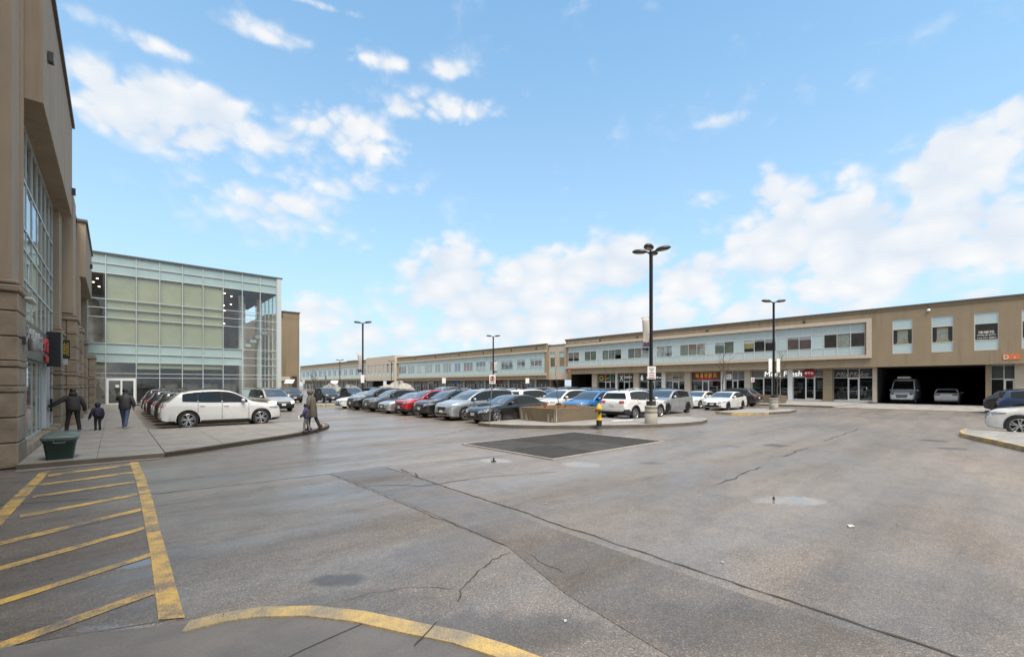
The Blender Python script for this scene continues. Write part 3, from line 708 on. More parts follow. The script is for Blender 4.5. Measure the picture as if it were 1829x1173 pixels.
# things hung behind the band windows (flat blinds, posters)
simple('poster_pink', (.55, .18, .17), .7); simple('poster_yellow', (.72, .62, .24), .7); simple('poster_pale', (.62, .64, .58), .7, var=.2, scale=3); simple('poster_green', (.26, .33, .24), .7, var=.25, scale=4)
simple('poster_teal', (.20, .38, .36), .7, var=.4, scale=3); simple('poster_red', (.42, .06, .06), .7, var=.3, scale=4); simple('poster_blue', (.05, .16, .42), .7, var=.3, scale=4); simple('blind_grey', (.38, .40, .36), .8, var=.05, scale=2)
simple('poster_collage', (.45, .42, .36), .7, var=.5, scale=2.2); simple('blind_brown', (.26, .17, .15), .8)
def hang(col, z0, z1, mat, inset=.06, part_name='window_poster', off=.15):
    y0 = 10.2 + col * cw; pbox(part_name, XU + off, XU + off + .01, y0 + inset, y0 + cw - inset, z0, z1, mat, main)
for c, z0, z1, mt in ((1, 6.12, 7.45, 'poster_pale'), (4, 6.08, 7.5, 'blind_brown'), (5, 6.08, 7.5, 'blind_brown'), (9, 6.5, 7.45, 'poster_yellow'), (11, 6.1, 7.5, 'poster_green'), (12, 6.1, 7.5, 'poster_green'),
                      (14, 6.95, 7.45, 'poster_pink'), (15, 6.95, 7.45, 'poster_pink'), (14, 6.1, 6.9, 'blind_grey'), (15, 6.1, 6.9, 'blind_grey'), (16, 6.1, 7.5, 'blind_grey'), (18, 6.55, 7.5, 'blind_grey'), (19, 6.1, 7.5, 'blind_grey'),
                      (21, 6.1, 6.7, 'poster_green'), (22, 6.1, 7.5, 'poster_collage'), (23, 6.1, 7.5, 'blind_grey'), (25, 6.7, 7.5, 'blind_grey'), (26, 6.1, 7.5, 'poster_teal'), (27, 6.1, 7.5, 'poster_teal'),
                      (29, 6.1, 7.5, 'poster_green'), (30, 6.1, 7.5, 'poster_green'), (32, 6.55, 7.5, 'poster_collage'), (33, 6.55, 7.5, 'poster_collage')):
    hang(c, z0, z1, mt)
for k, (a, c) in enumerate(winY):
    fr = MB()
    for (y0, y1, z0, z1) in ((a, a+.05, 5.15, 8.58), (c-.05, c, 5.15, 8.58), (a+.05, c-.05, 5.15, 5.20), (a+.05, c-.05, 8.53, 8.58), (a+.05, c-.05, 6.05, 6.10), (a+.05, c-.05, 7.55, 7.60)): fr.box(XU + .05, XU + .13, y0, y1, z0, z1, 'mullion')
    w = part('window', fr, main)
    pbox('glass_panel', XU + .08, XU + .10, a+.05, c-.05, 5.2, 6.05, 'spandrel', w); pbox('glass_panel', XU + .08, XU + .10, a+.05, c-.05, 7.6, 8.53, 'spandrel', w)
    pbox('window_pane', XU + .08, XU + .10, a+.05, c-.05, 6.1, 7.55, 'glass_dark', w)
    if k < 2:
        pbox('window_poster', XU + .16, XU + .17, a + .36, c - .36, 6.2, 7.45, 'poster_pale', w); pbox('window_poster', XU + .15, XU + .158, a + .3, c - .3, 6.14, 6.32, 'poster_yellow', w); pbox('window_poster', XU + .15, XU + .158, a + .36, c - .36, 7.3, 7.42, 'poster_yellow', w)
    if k == 2:
        yc = (a + c) / 2
        lettering('lettering', '陳耀苑', .4, (XU + .076, yc, 6.78), ROT_W, 'white_sign', w, .002, fit=(.98, .26)); lettering('lettering', '律師事務所', .4, (XU + .076, yc, 6.52), ROT_W, 'white_sign', w, .002, fit=(1.2, .12)); lettering('lettering', '416.321.8883', .4, (XU + .076, yc, 6.27), ROT_W, 'white_sign', w, .002, fit=(1.2, .13))
for y in (2.2 + 3.05, 15.7, 26.9, 37.5, 44.4):
    mb = MB(); mb.lathe([(.05, 0), (.12, .05), (.15, .16), (.13, .2)], 10, 'x', (XU - .24, y, 9.22), 'white_panel' if y < 10 else 'lamp_metal'); part('wall_lamp', mb, main, 40)
lettering('lettering', '95 SOUTH UNIONVILLE AVENUE', .5, (XU - .03, 48.0, 9.24), ROT_W, 'cream', main, .03, fit=(6.7, .42))
simple('orange_sign', (.62, .16, .05), .5)
pbox('number_plaque', XU - .03, XU - .002, -.62, .42, 4.22, 4.72, 'orange_sign', main)
lettering('lettering', 'D', .5, (XU - .045, .22, 4.45), ROT_W, 'white_sign', main, .01, fit=(.30, .36)); lettering('lettering', '2', .3, (XU - .045, -.28, 4.40), ROT_W, 'white_sign', main, .01, fit=(.13, .17))
pbox('number_plaque', XU - .03, XU - .002, 50.5, 51.3, 4.2, 4.75, 'orange_sign', main); lettering('lettering', 'D', .5, (XU - .045, 51.0, 4.48), ROT_W, 'white_sign', main, .01, fit=(.30, .36))
# ground floor: back walls, tunnel, columns, shopfronts
mb = MB()
for (y0, y1) in ((-18, 1.45), (9.36, 47.4)):
    mb.face([(XS + 4.5, y0, 0), (XS + 4.5, y1, 0), (XS + 4.5, y1, 3.85), (XS + 4.5, y0, 3.85)], 'interior_mid')
    mb.face([(XS, y0, .15), (XS, y1, .15), (XS + 4.5, y1, .15), (XS + 4.5, y0, .15)], 'interior_floor')
    mb.face([(XS, y0, 3.849), (XS, y1, 3.849), (XS + 4.5, y1, 3.849), (XS + 4.5, y0, 3.849)], 'interior_mid')
part('shop_interior', mb, main)
for (y0, y1) in ((1.5, 9.36), (47.4, 51.8)):             # the two drive-through passages; closed end and dark faces put in their shade
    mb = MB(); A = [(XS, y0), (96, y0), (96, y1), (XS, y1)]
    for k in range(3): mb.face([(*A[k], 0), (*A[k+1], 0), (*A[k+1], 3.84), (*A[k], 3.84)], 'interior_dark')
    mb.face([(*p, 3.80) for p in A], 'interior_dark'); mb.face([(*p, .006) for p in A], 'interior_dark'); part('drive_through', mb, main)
for (y0, y1, mt, x0) in ((9.36, 9.72, 'cream', 60.0), (13.25, 14.15, 'stucco', 60.0), (17.22, 17.72, 'white_panel', 60.1), (21.9, 22.6, 'cream', 60.0), (25.05, 25.6, 'white_panel', 60.1), (29.75, 30.6, 'cream', 60.0), (33.6, 34.2, 'white_panel', 60.1), (38.0, 38.9, 'cream', 60.0), (41.95, 42.3, 'white_panel', 60.1), (45.9, 46.9, 'cream', 60.0), (1.15, 1.5, 'stucco', 60.0), (-.9, -.3, 'cream', 60.0), (-6.2, -5.6, 'cream', 60.)):
    pbox('column', x0, x0 + .6, y0, y1, .14, 3.845, mt, main)
def shop(y0, y1, muls, door, zt=2.85, band='interior_dark', bandmat=True):
    z0 = .16; fr = MB(); w = .05
    ys = [y0] + list(muls) + [y1]
    for y in ys: fr.box(XS - .05, XS + .06, y - w/2 if y not in (y0,) else y, (y + w/2) if y != y1 else y, z0, 3.8, 'mullion')
    for i in range(len(ys) - 1):
        a, c = ys[i] + w/2, ys[i+1] - w/2
        for z in (z0, zt, 3.75): fr.box(XS - .045, XS + .055, a, c, z, z + .06, 'mullion')
        if i == 0 or True: fr.box(XS - .045, XS + .055, a, c, z0 + .06, z0 + .16, 'white_panel')
    s = part('shopfront', fr, main)
    for i in range(len(ys) - 1):
        a, c = ys[i] + w/2, ys[i+1] - w/2
        if i == door:
            d = MB(); dz = zt - .02
            for (p, q, r, t) in ((a, a+.09, z0+.16, dz), (c-.09, c, z0+.16, dz), (a+.09, c-.09, dz-.1, dz), (a+.09, c-.09, z0+.16, z0+.3)): d.box(XS - .06, XS - .01, p, q, r, t, 'mullion')
            d.box(XS - .10, XS - .07, a + .16, a + .2, .95, 1.35, 'steel_pole'); part('door', d, s)
            pbox('window_pane', XS - .03, XS - .015, a + .09, c - .09, z0 + .3, dz - .1, 'glass_shop', s)
        else: pbox('window_pane', XS, XS + .02, a, c, z0 + .16, zt, 'glass_shop', s)
        pbox('sign_band', XS, XS + .03, a, c, zt + .06, 3.75, band, s)
    return s
simple('band_grey', (.17, .17, .16), .6); simple('band_dark', (.05, .055, .05), .4); simple('band_beige', (.34, .30, .22), .6); simple('band_brown', (.13, .045, .02), .6); simple('band_slate', (.18, .185, .19), .5); simple('band_purple', (.045, .035, .045), .3)
simple('letter_white', (.80, .80, .77), .5, emit=(1, 1, .95), estr=.05); simple('letter_grey', (.34, .34, .33), .5); simple('letter_amber', (.70, .30, .04), .5, emit=(1, .5, .1), estr=.03); simple('letter_green', (.05, .32, .14), .5); simple('letter_yellow', (.75, .62, .10), .5); simple('disc_red', (.36, .012, .03), .4)
simple('banner_gold', (.50, .34, .05), .7)
simple('letter_lit', (.85, .85, .82), .5, emit=(1, 1, .95), estr=.22)
simple('letter_dim', (.38, .38, .37), .6)
simple('letter_orange', (.70, .22, .03), .5)
s = shop(9.72, 13.22, (10.9, 11.9), 1, 2.75, 'band_purple')
lettering('lettering', 'MixMake', 1, (XS - .04, 11.55, 3.16), ROT_W, 'letter_grey', s, .02, fit=(2.9, .5), shear=.35)
pbox('window_rail', XS + .03, XS + .05, 9.75, 10.86, 2.35, 2.40, 'mullion', s); pbox('window_rail', XS + .03, XS + .05, 9.75, 10.86, 1.75, 1.80, 'mullion', s)
pbox('display', XS + .5, XS + 1.3, 12.2, 13.0, .16, 1.3, 'poster_pale', s); pbox('display', XS + .6, XS + 1.2, 9.9, 10.6, .16, 1.1, 'blind_grey', s)
s = shop(14.15, 17.2, (15.0, 15.95), 1, 2.85, 'band_grey')
s2 = shop(17.72, 21.9, (18.6, 19.5, 20.4), 3, 2.85, 'band_grey')
lettering('lettering', 'Meet Fresh', 1, (XU + 1.28, 18.3, 3.32), ROT_W, 'letter_lit', s2, .03, fit=(4.0, .62), shear=.08)
mb = MB(); mb.lathe([(.01, -.03), (.62, -.03), (.66, 0), (.62, .03), (.01, .03)], 28, 'x', (XU + 1.22, 15.55, 3.34), 'disc_red'); disc = part('disc_sign', mb, s, 40)
disc.scale = (1, 1.0, .85); disc.location.z += .15 * 3.34
lettering('lettering', '鮮芋仙', 1, (XU + 1.17, 15.55, 3.36), ROT_W, 'letter_white', s, .01, fit=(.85, .34))
for (y0, y1) in ((14.2, 14.95), (15.1, 15.85)): pbox('window_stripe', XS + .03, XS + .04, y0, y1, 1.25, 1.42, 'poster_pale', s)
for (y0, y1) in ((17.8, 18.5), (18.7, 19.4), (19.6, 20.3)): pbox('window_stripe', XS + .03, XS + .04, y0, y1, 1.25, 1.42, 'poster_green', s2)
pbox('window_poster', XS + .03, XS + .04, 14.3, 14.8, 1.6, 2.5, 'poster_pale', s); pbox('window_poster', XS + .03, XS + .04, 16.2, 16.8, 1.5, 2.3, 'blind_grey', s); pbox('window_poster', XS + .03, XS + .04, 20.9, 21.6, 1.5, 2.6, 'poster_green', s2)
s = shop(22.6, 25.05, (23.5, 24.2), 1, 2.6, 'band_slate')
pbox('logo_square', XS - .08, XS - .03, 24.35, 24.95, 2.78, 3.38, 'letter_white', s); pbox('logo_square', XS - .1, XS - .082, 24.47, 24.83, 2.90, 3.26, 'band_dark', s); pbox('logo_square', XS - .115, XS - .102, 24.56, 24.74, 2.97, 3.17, 'letter_white', s)
s = shop(25.6, 29.75, (27.3, 28.2), 1, 2.55, 'band_brown')
for i, ch in enumerate('福滿樓餐館'): lettering('lettering', ch, 1, (XS - .05, 28.95 - i * .62, 3.3), ROT_W, 'letter_amber', s, .03, fit=(.46, .62))
pbox('sign_strip', XS - .06, XS - .03, 26.6, 28.9, 2.66, 2.92, 'sign_red', s); pbox('window_poster', XS + .03, XS + .04, 25.8, 26.6, 1.95, 2.35, 'poster_red', s); pbox('window_poster', XS + .03, XS + .04, 28.9, 29.4, 1.3, 1.95, 'poster_pale', s)
s = shop(30.6, 33.6, (31.6, 32.6), 1, 2.5, 'band_beige')
lettering('lettering', 'Sammy Co', 1, (XS - .04, 31.9, 3.05), ROT_W, 'sign_ink', s, .015, fit=(1.5, .3), shear=.3)
s = shop(34.2, 38.0, (35.4, 36.6), 1, 2.5, 'band_dark')
for i in range(6): pbox('sign_letter', XS - .06, XS - .03, 34.45 + i * .42, 34.7 + i * .42, 2.95, 3.15 + .08 * (i % 2), 'letter_white', s)
mb = MB(); mb.lathe([(.02, -.42), (.17, -.4), (.22, -.15), (.17, .12), (.12, .2), (.13, .34), (.02, .42)], 10, 'z', (XS - .2, 37.5, 3.1), 'letter_white'); part('bottle_sign', mb, s, 50)
s = shop(38.9, 41.95, (39.8, 40.8), 1, 2.5, 'band_dark')
lettering('lettering', 'X', 1, (XS - .05, 41.3, 3.1), ROT_W, 'letter_white', s, .02, fit=(.62, .8))
lettering('lettering', 'XASO', 1, (XS - .05, 40.1, 3.2), ROT_W, 'letter_white', s, .02, fit=(1.4, .36))
s = shop(42.3, 45.9, (43.4, 44.4), 1, 2.5, 'band_dark')
mb = MB(); ring = [(math.cos(t)*.34, math.sin(t)*.34) for t in [2*PI*i/18 for i in range(19)]]
mb.tube([(XS - .06, 45.2 + a, 3.1 + c) for a, c in ring], .07, 6, 'letter_yellow', False); part('ring_logo', mb, s)
for i in range(7): pbox('sign_letter', XS - .07, XS - .03, 44.5 - i * .26 - .18, 44.5 - i * .26, 2.9, 3.2 + .12 * ((i * 5) % 3 == 0), 'letter_orange' if i < 3 else 'letter_green', s)
shop(-5.6, -.9, (-4.0, -2.5), 1, 2.5, 'band_dark'); s = shop(-.3, 1.15, (.35,), 0, 2.5, 'band_dark')
# the part of this building past the lit shops: roof-top boxes
for (y, z) in ((24, 10.25), (36, 10.2)): pbox('roof_vent', 66, 68, y, y + 1.2, 9.7, z + .3, 'stucco_dark', main)

# --- cream link and the next blocks of the row
def far_block(label, y0, y1, ztop, zband, zglass0, zbot, wins, pane_n, spand='spandrel_far', name='shop_building', wrow=(5.1, 7.04), X=XU):
    t = thing(name, label, 'building', (67, (y0+y1)/2, 0))
    mb = MB(); wall_holes(mb, toR(X), y0, y1, zbot, ztop, [(y0 + .5, y1 - .5, zglass0, zband)], .12, 'stucco', -1)
    mb.face([(X, y0, zbot), (X, y0, ztop), (X + 16, y0, ztop), (X + 16, y0, zbot)], 'stucco'); mb.face([(X, y1, zbot), (X, y1, ztop), (X + 16, y1, ztop), (X + 16, y1, zbot)], 'stucco')
    mb.face([(X, y0, zbot), (X, y1, zbot), (X + 4, y1, zbot), (X + 4, y0, zbot)], 'soffit'); mb.face([(X, y0, ztop), (X, y1, ztop), (X + 16, y1, ztop), (X + 16, y0, ztop)], 'cap_metal')
    part('wall', mb, t)
    pbox('parapet_cap', X - .12, X + .4, y0, y1, ztop + .001, ztop + .16, 'cap_metal', t)
    pbox('frame_band', X - .25, X - .003, y0 + .02, y1 - .02, zband + .02, zband + .32, 'cream', t); pbox('frame_band', X - .25, X - .003, y0 + .02, y1 - .02, zglass0 - .42, zglass0 - .02, 'cream', t)
    gp = MB(); ys = [y0 + .5]
    for (a, c) in sorted(wins): ys += [a, c]
    ys.append(y1 - .5)
    for i in range(0, len(ys), 2):
        if ys[i+1] - ys[i] > .05: pbox('glass_panel', X + .08, X + .1, ys[i] + .01, ys[i+1] - .01, wrow[0], wrow[1], spand, t)
    n = int((y1 - y0 - 1) / 1.22); cwid = (y1 - y0 - 1) / n
    for i in range(n):
        a = y0 + .5 + i * cwid
        pbox('glass_panel', X + .08, X + .1, a + .02, a + cwid - .02, zglass0, wrow[0] - .02, spand, t); pbox('glass_panel', X + .08, X + .1, a + .02, a + cwid - .02, wrow[1] + .02, zband, spand, t)
    for (a, c) in wins:
        k = max(1, round((c - a) / pane_n)); fr = MB()
        for j in range(k + 1): fr.box(X + .04, X + .12, a + (c-a)*j/k - .03, a + (c-a)*j/k + .03, wrow[0], wrow[1], 'mullion')
        fr.box(X + .042, X + .118, a, c, wrow[0] - .02, wrow[0] + .04, 'mullion'); fr.box(X + .042, X + .118, a, c, wrow[1] - .04, wrow[1] + .02, 'mullion')
        w = part('window', fr, t)
        for j in range(k): pbox('window_pane', X + .07, X + .09, a + (c-a)*j/k + .03, a + (c-a)*(j+1)/k - .03, wrow[0] + .04, wrow[1] - .04, 'glass_dark', w)
    pbox('interior', X + 1.4, X + 1.5, y0 + .1, y1 - .1, zbot + .1, ztop - .2, 'interior_mid', t)
    # ground floor shopfronts in shade below
    yy = y0; fr = MB()
    k = 0
    while yy < y1 - 1:
        w_ = min(3.9, y1 - yy); pbox('column', X + 1.2, X + 1.7, yy, yy + .4, .14, zbot, 'cream' if k % 2 else 'stucco', t)
        pbox('sign_band', X + 1.35, X + 1.45, yy + .42, yy + w_ - .02, 2.2, zbot - .02, ('band_dark', 'band_slate', 'band_purple', 'band_grey')[k % 4], t)
        pbox('window_pane', X + 1.4, X + 1.42, yy + .42, yy + w_ - .02, .3, 2.18, 'glass_shop', t)
        pbox('door_frame', X + 1.3, X + 1.38, yy + 1.5, yy + 1.58, .15, 2.19, 'mullion', t); pbox('door_frame', X + 1.3, X + 1.38, yy + 2.5, yy + 2.58, .15, 2.19, 'mullion', t)
        yy += 3.9; k += 1
    mb = MB(); mb.face([(X + 5, y0, 0), (X + 5, y1, 0), (X + 5, y1, zbot), (X + 5, y0, zbot)], 'interior_mid'); part('shop_interior', mb, t)
    return t
midw = [(57.6, 60.89), (62.14, 64.59), (65.77, 69.43), (70.81, 73.05), (74.47, 77.82), (79.02, 82.5), (83.68, 86.09), (87.45, 90.87), (92.19, 94.45), (95.8, 99.44), (100.78, 103.17), (104.48, 108.14), (109.05, 113.2)]
mid = far_block('lower middle shop block with dark lettered windows between two cream links', 56.5, 114, 9.4, 8.0, 4.15, 3.0, midw, 1.2)
for (k, txt) in ((0, '保健堂'), (1, '中醫'), (2, '同仁堂')):
    a, c = midw[k]
    pbox('window_poster', XU + .18, XU + .19, a + .05, c - .05, 5.15 + (.9 if k == 2 else 0), 7.0, 'poster_pale', mid)
    lettering('lettering', txt, 1, (XU + .05, (a+c)/2, 6.1), ROT_W, 'sign_ink', mid, .004, fit=((c-a) * .84, .9))
    if k == 2: lettering('lettering', '北京', .5, (XU + .05, (a+c)/2, 5.4), ROT_W, 'sign_ink', mid, .004, fit=((c-a) * .5, .34))
for k, mt in ((3, 'poster_red'), (4, 'poster_pale'), (5, 'poster_red'), (6, 'poster_blue'), (7, 'blind_grey'), (8, 'poster_green'), (9, 'blind_grey'), (10, 'poster_pale'), (11, 'blind_grey')):
    a, c = midw[k]; pbox('window_poster', XU + .13, XU + .14, a + .08, c - .08, 5.2, 6.0 if k in (5, 4) else 6.9, mt, mid)
for y in (59, 66, 75, 84, 94, 104): pbox('wall_lamp', XU - .2, XU - .002, y, y + .22, 8.75, 8.95, 'lamp_metal', mid)
for i, y in enumerate((70.5, 78, 86, 97)): pbox('shop_sign', XU + 1.2, XU + 1.3, y, y + 2.2, 2.3, 2.9, ('band_brown', 'band_slate', 'poster_blue', 'blind_grey')[i], mid)
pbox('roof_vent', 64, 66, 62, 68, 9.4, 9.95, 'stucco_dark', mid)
lk = thing('link_building', 'cream stucco link with two tall narrow windows above a dark passage', 'building', (66, 54, 0))
mb = MB(); lw = [(54.85, 56.1), (52.6, 53.85)]
wall_holes(mb, toR(XU + .5), 51.9, 56.45, 2.95, 9.1, [(a, c, 4.2, 7.9) for a, c in lw], .15, 'cream', -1)
mb.face([(XU + .5, 51.9, 2.95), (XU + .5, 56.45, 2.95), (XU + 9, 56.45, 2.95), (XU + 9, 51.9, 2.95)], 'soffit'); mb.box(XU + 9, XU + 9.2, 51.9, 56.45, 0, 9, 'interior_dark'); part('wall', mb, lk)
pbox('parapet_cap', XU + .4, XU + .9, 51.96, 56.45, 9.1, 9.24, 'cap_metal', lk)
for a, c in lw:
    pbox('glass_panel', XU + .62, XU + .64, a, c, 4.2, 5.3, 'spandrel_far', lk); pbox('glass_panel', XU + .62, XU + .64, a, c, 7.0, 7.9, 'spandrel_far', lk); pbox('window_pane', XU + .62, XU + .64, a, c, 5.34, 6.96, 'glass_dark', lk)
    pbox('mullion', XU + .58, XU + .66, a, c, 5.3, 5.34, 'mullion', lk); pbox('mullion', XU + .58, XU + .66, a, c, 6.96, 7.0, 'mullion', lk)
lk2 = thing('link_building', 'cream link with a row of seven upright windows behind the snow heap', 'building', (66, 124, 0))
mb = MB(); lw = [(114.9 + i*2.55, 116.5 + i*2.55) for i in range(7)]
wall_holes(mb, toR(XU - .8), 114.05, 133, 3.2, 10.2, [(a, c, 4.4, 7.9) for a, c in lw], .15, 'cream', -1)
mb.face([(XU - .8, 114.05, 3.2), (XU - .8, 114.05, 10.2), (XU + 6, 114.05, 10.2), (XU + 6, 114.05, 3.2)], 'cream'); mb.face([(XU - .8, 114.05, 3.2), (XU - .8, 133, 3.2), (XU + 6, 133, 3.2), (XU + 6, 114.05, 3.2)], 'soffit'); mb.box(XU + 6, XU + 6.2, 114.05, 133, 0, 9, 'interior_dark'); part('wall', mb, lk2)
for a, c in lw:
    pbox('window_pane', XU - .68, XU - .66, a, c, 5.5, 7.6, 'glass_dark', lk2); pbox('glass_panel', XU - .68, XU - .66, a, c, 4.4, 5.46, 'spandrel_far', lk2); pbox('mullion', XU - .7, XU - .64, (a+c)/2 - .04, (a+c)/2 + .04, 5.5, 7.6, 'mullion', lk2)
farw = [(135 + i*5.0, 138.2 + i*5.0) for i in range(13)]
far = far_block('farthest shop block of the row with a strip of small windows behind the lamp banner', 133.1, 201, 9.7, 8.1, 4.3, 3.3, farw, 1.3, wrow=(5.2, 7.3))
pbox('roof_vent', 62, 66, 150, 158, 9.7, 10.5, 'stucco_dark', far)

# ================================================================== GLASS BUILDING (faces -Y)
GY = 57.0
gb = thing('glass_building', 'tall curtain wall glass building with pale aqua spandrels and drawn blinds', 'building', (6, 62, 0))
gx = [-2.6, -.59, 1.62, 3.43, 5.26, 7.03, 8.84, 10.65, 12.43, 14.12]
gz = [.14, 1.66, 2.68, 3.10, 4.17, 5.0, 5.93, 8.40, 9.28, 10.13, 12.57, 13.48, 14.33]
for i in range(9):
    for r in range(12):
        if i == 1 and r < 2: continue
        sp = r >= 10 or (r in (4, 5) and i < 7) or (r == 0 and i >= 7)
        mt = 'spandrel_teal' if sp else 'glass_clear'
        if r == 0 and i < 7: pbox('window_pane', gx[i] + .035, gx[i+1] - .035, GY + .06, GY + .085, gz[0] + .03, gz[2] - .03, mt, gb); continue
        if r == 1 and i < 7: continue
        pbox('glass_panel' if sp else 'window_pane', gx[i] + .035, gx[i+1] - .035, GY + .06, GY + .085, gz[r] + .035, gz[r+1] - .035, mt, gb)
for i, x in enumerate(gx): pbox('mullion', x - .028, x + .028, GY - .03, GY + .12, .14, 14.33, 'mullion_grey', gb)
for r, z in enumerate(gz):
    if r == 1: pbox('transom', gx[7], gx[9], GY - .024, GY + .11, z - .026, z + .026, 'mullion_grey', gb)
    else: pbox('transom', gx[0], gx[9], GY - .024, GY + .11, z - .026, z + .026, 'mullion_grey', gb)
pbox('roof_cap', -3, 14.75, GY - .12, GY + .6, 14.37, 14.5, 'cap_metal', gb)
pbox('corner_pier', 14.17, 14.62, GY - .08, GY + .5, .14, 14.36, 'mullion_grey', gb)
mb = MB()
mb.face([(-3, 75, 0), (14.1, 75, 0), (14.1, 75, 14.3), (-3, 75, 14.3)], 'interior_mid')
mb.face([(-3, GY, 14.29), (14.5, GY, 14.29), (14.5, 75, 14.29), (-3, 75, 14.29)], 'interior_dark')
part('back_wall', mb, gb)
for z in (5.0, 5.86): pass
pbox('floor_slab', -3, 10.6, GY + .2, 72, 5.05, 5.85, 'interior_dark', gb); pbox('floor_slab', -3, 14.1, GY + .12, 72, .06, .13, 'interior_floor', gb)
pbox('floor_slab', -3, 14.1, GY + .25, 72, 12.6, 12.75, 'interior_dark', gb)
# side glazing of the corner (faces +X), pale with mullions
for k in range(6):
    y0 = GY + .55 + k * 1.8
    for r in range(2, 12):
        pbox('window_pane', 14.28, 14.30, y0 + .03, y0 + 1.77, gz[r] + .03, gz[r+1] - .03, 'glass_clear' if r < 10 else 'spandrel_teal', gb)
    pbox('mullion', 14.22, 14.34, y0 - .035, y0 + .035, .14, 14.33, 'white_panel', gb)
for z in gz[1:]: pbox('transom', 14.23, 14.33, GY + .5, GY + 11.5, z - .035, z + .035, 'white_panel', gb)
# blinds behind the upper panes
for i in range(1, 6):
    pbox('window_blind', gx[i] + .05, gx[i+1] - .05, GY + .17, GY + .19, 5.95, 12.5, 'blind', gb)
for i in range(0, 6):
    if i != 1: pbox('window_blind', gx[i] + .05, gx[i+1] - .05, GY + .17, GY + .19, 3.55 + (.1 if i % 2 else 0), 4.96, 'blind', gb)
simple('ceil_light', (1, .9, .7), .5, emit=(1, .85, .6), estr=2.0)
for (x, y, z) in ((9.3, 59, 12.3), (10.2, 60.5, 12.3), (9.6, 61.5, 11.3), (9.2, 62, 10.6), (9.9, 63, 10.9), (10.4, 62, 11.6), (-1.2, 58.4, 12.2), (-1.5, 59.5, 12.0), (-1.1, 60, 11.7), (9.4, 60, 9.0), (4, 60, 4.6), (6.5, 61, 4.5), (8.2, 60.5, 4.6), (2.6, 61, 4.5)):
    mb = MB(); mb.lathe([(.02, -.05), (.085, -.03), (.085, .03), (.02, .05)], 8, 'z', (x, y, z), 'ceil_light'); part('ceiling_spot', mb, gb)
for (x, y) in ((11.2, 60.5), (13.4, 62), (12.4, 66)): 
    mb = MB(); mb.tube([(x, y, .14), (x, y, 12.5)], .28, 12, 'white_panel'); part('interior_column', mb, gb, 40)
for z in (6.6, 7.6, 9.6, 10.6): pbox('stair_rail', 11, 14, 63 - .03, 63 + .03, z, z + .07, 'mullion_grey', gb)
for k in range(5): pbox('stair_flight', 11.0 + k*.6, 11.7 + k*.6, 61, 62.5, 6 + k*.55, 6.35 + k*.55, 'white_panel', gb)
for i in range(3, 7): pbox('shelf', gx[i] + .2, gx[i+1] - .3, GY + 1.5, GY + 2, .14, 2.1, 'interior_mid', gb)
# entrance doors
dr = MB()
for (x0, x1, z0, z1) in ((-.55, -.38, .14, 2.62), (.46, .60, .2, 2.4), (1.42, 1.58, .14, 2.62), (-.38, 1.42, 2.4, 2.62), (-.38, .46, .14, .24), (.60, 1.42, .14, .24)): dr.box(x0, x1, GY - .02, GY + .08, z0, z1, 'white_panel')
d = part('entrance_door', dr, gb)
pbox('window_pane', -.38, .46, GY + .02, GY + .04, .24, 2.4, 'glass_clear', d); pbox('window_pane', .60, 1.42, GY + .02, GY + .04, .24, 2.4, 'glass_clear', d); pbox('door_handle', .40, .43, GY - .08, GY - .03, .9, 1.4, 'steel_pole', d); pbox('notice', .1, .36, GY - .005, GY + .01, 1.75, 2.0, 'white_sign', d)

# --- brown block beyond the glass building
bb = thing('stucco_block', 'plain brown stucco block with stepped parapet beside the glass building', 'building', (20, 74, 0))
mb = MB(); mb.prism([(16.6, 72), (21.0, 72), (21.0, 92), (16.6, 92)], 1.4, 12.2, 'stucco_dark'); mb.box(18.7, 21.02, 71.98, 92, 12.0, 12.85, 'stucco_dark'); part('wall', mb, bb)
pbox('parapet_cap', 18.6, 21.1, 71.85, 92, 12.851, 12.98, 'cap_metal', bb); pbox('parapet_cap', 16.6, 18.69, 71.85, 92, 12.201, 12.32, 'cap_metal', bb)
pbox('stone_base', 16.6, 21.1, 71.85, 92, 0, 1.39, 'stone', bb); pbox('recess_shade', 19.9, 20.6, 71.80, 71.84, .1, 3.3, 'interior_dark', bb); pbox('sign_panel', 18.2, 19.6, 71.8, 71.97, 2.6, 3.2, 'cream', bb)  # the door recess is a flat dark sheet, its shade put into the colour

# ================================================================== LEFT BUILDING (faces +X)
lb = thing('stucco_building', 'beige stucco building with stone pillars and a tall glazed storefront beside the sidewalk', 'building', (-5, 30, 0))
PX0 = -1.70
def pillar(y0, y1, xf, ztop, cap=True, w=1.0):
    # a pillar of stone blocks, each block a part, with a rough band course
    zs = [.02, .62, 1.22, 1.82, 1.97, 2.42, 2.57, 3.15, 3.75, 4.35, 4.95]; zs = [z for z in zs if z < ztop - .3] + [ztop]
    p = pbox('stone_pillar', xf - w + .03, xf - .03, y0 + .03, y1 - .03, .0, ztop, 'stone_joint', lb)
    for i in range(len(zs) - 1):
        z0, z1 = zs[i], zs[i+1]; band = (z1 - z0) < .2
        if band:
            b_ = MB(); n = 5
            pbox('band_stone', xf - w, xf + .025, y0 - .025, y1 + .025, z0 + .006, z1 - .006, 'stone_band', p, .02)
        else:
            pbox('block', xf - .34, xf, y0, y1, z0 + .013, z1 - .013, 'stone', p, .018)
            pbox('block', xf - w, xf - .366, y0, y1, z0 + .013, z1 - .013, 'stone', p, .018)
    if cap:
        pbox('cap', xf - w - .05, xf + .06, y0 - .06, y1 + .06, ztop + .001, ztop + .16, 'stone', p, .03); pbox('cap', xf - w, xf + .02, y0 - .02, y1 + .02, ztop + .161, ztop + .30, 'stone', p, .05)
    return p
pillar(15.72, 17.1, PX0, 4.2)
pillar(27.5, 28.95, PX0, 4.2, w=.9)
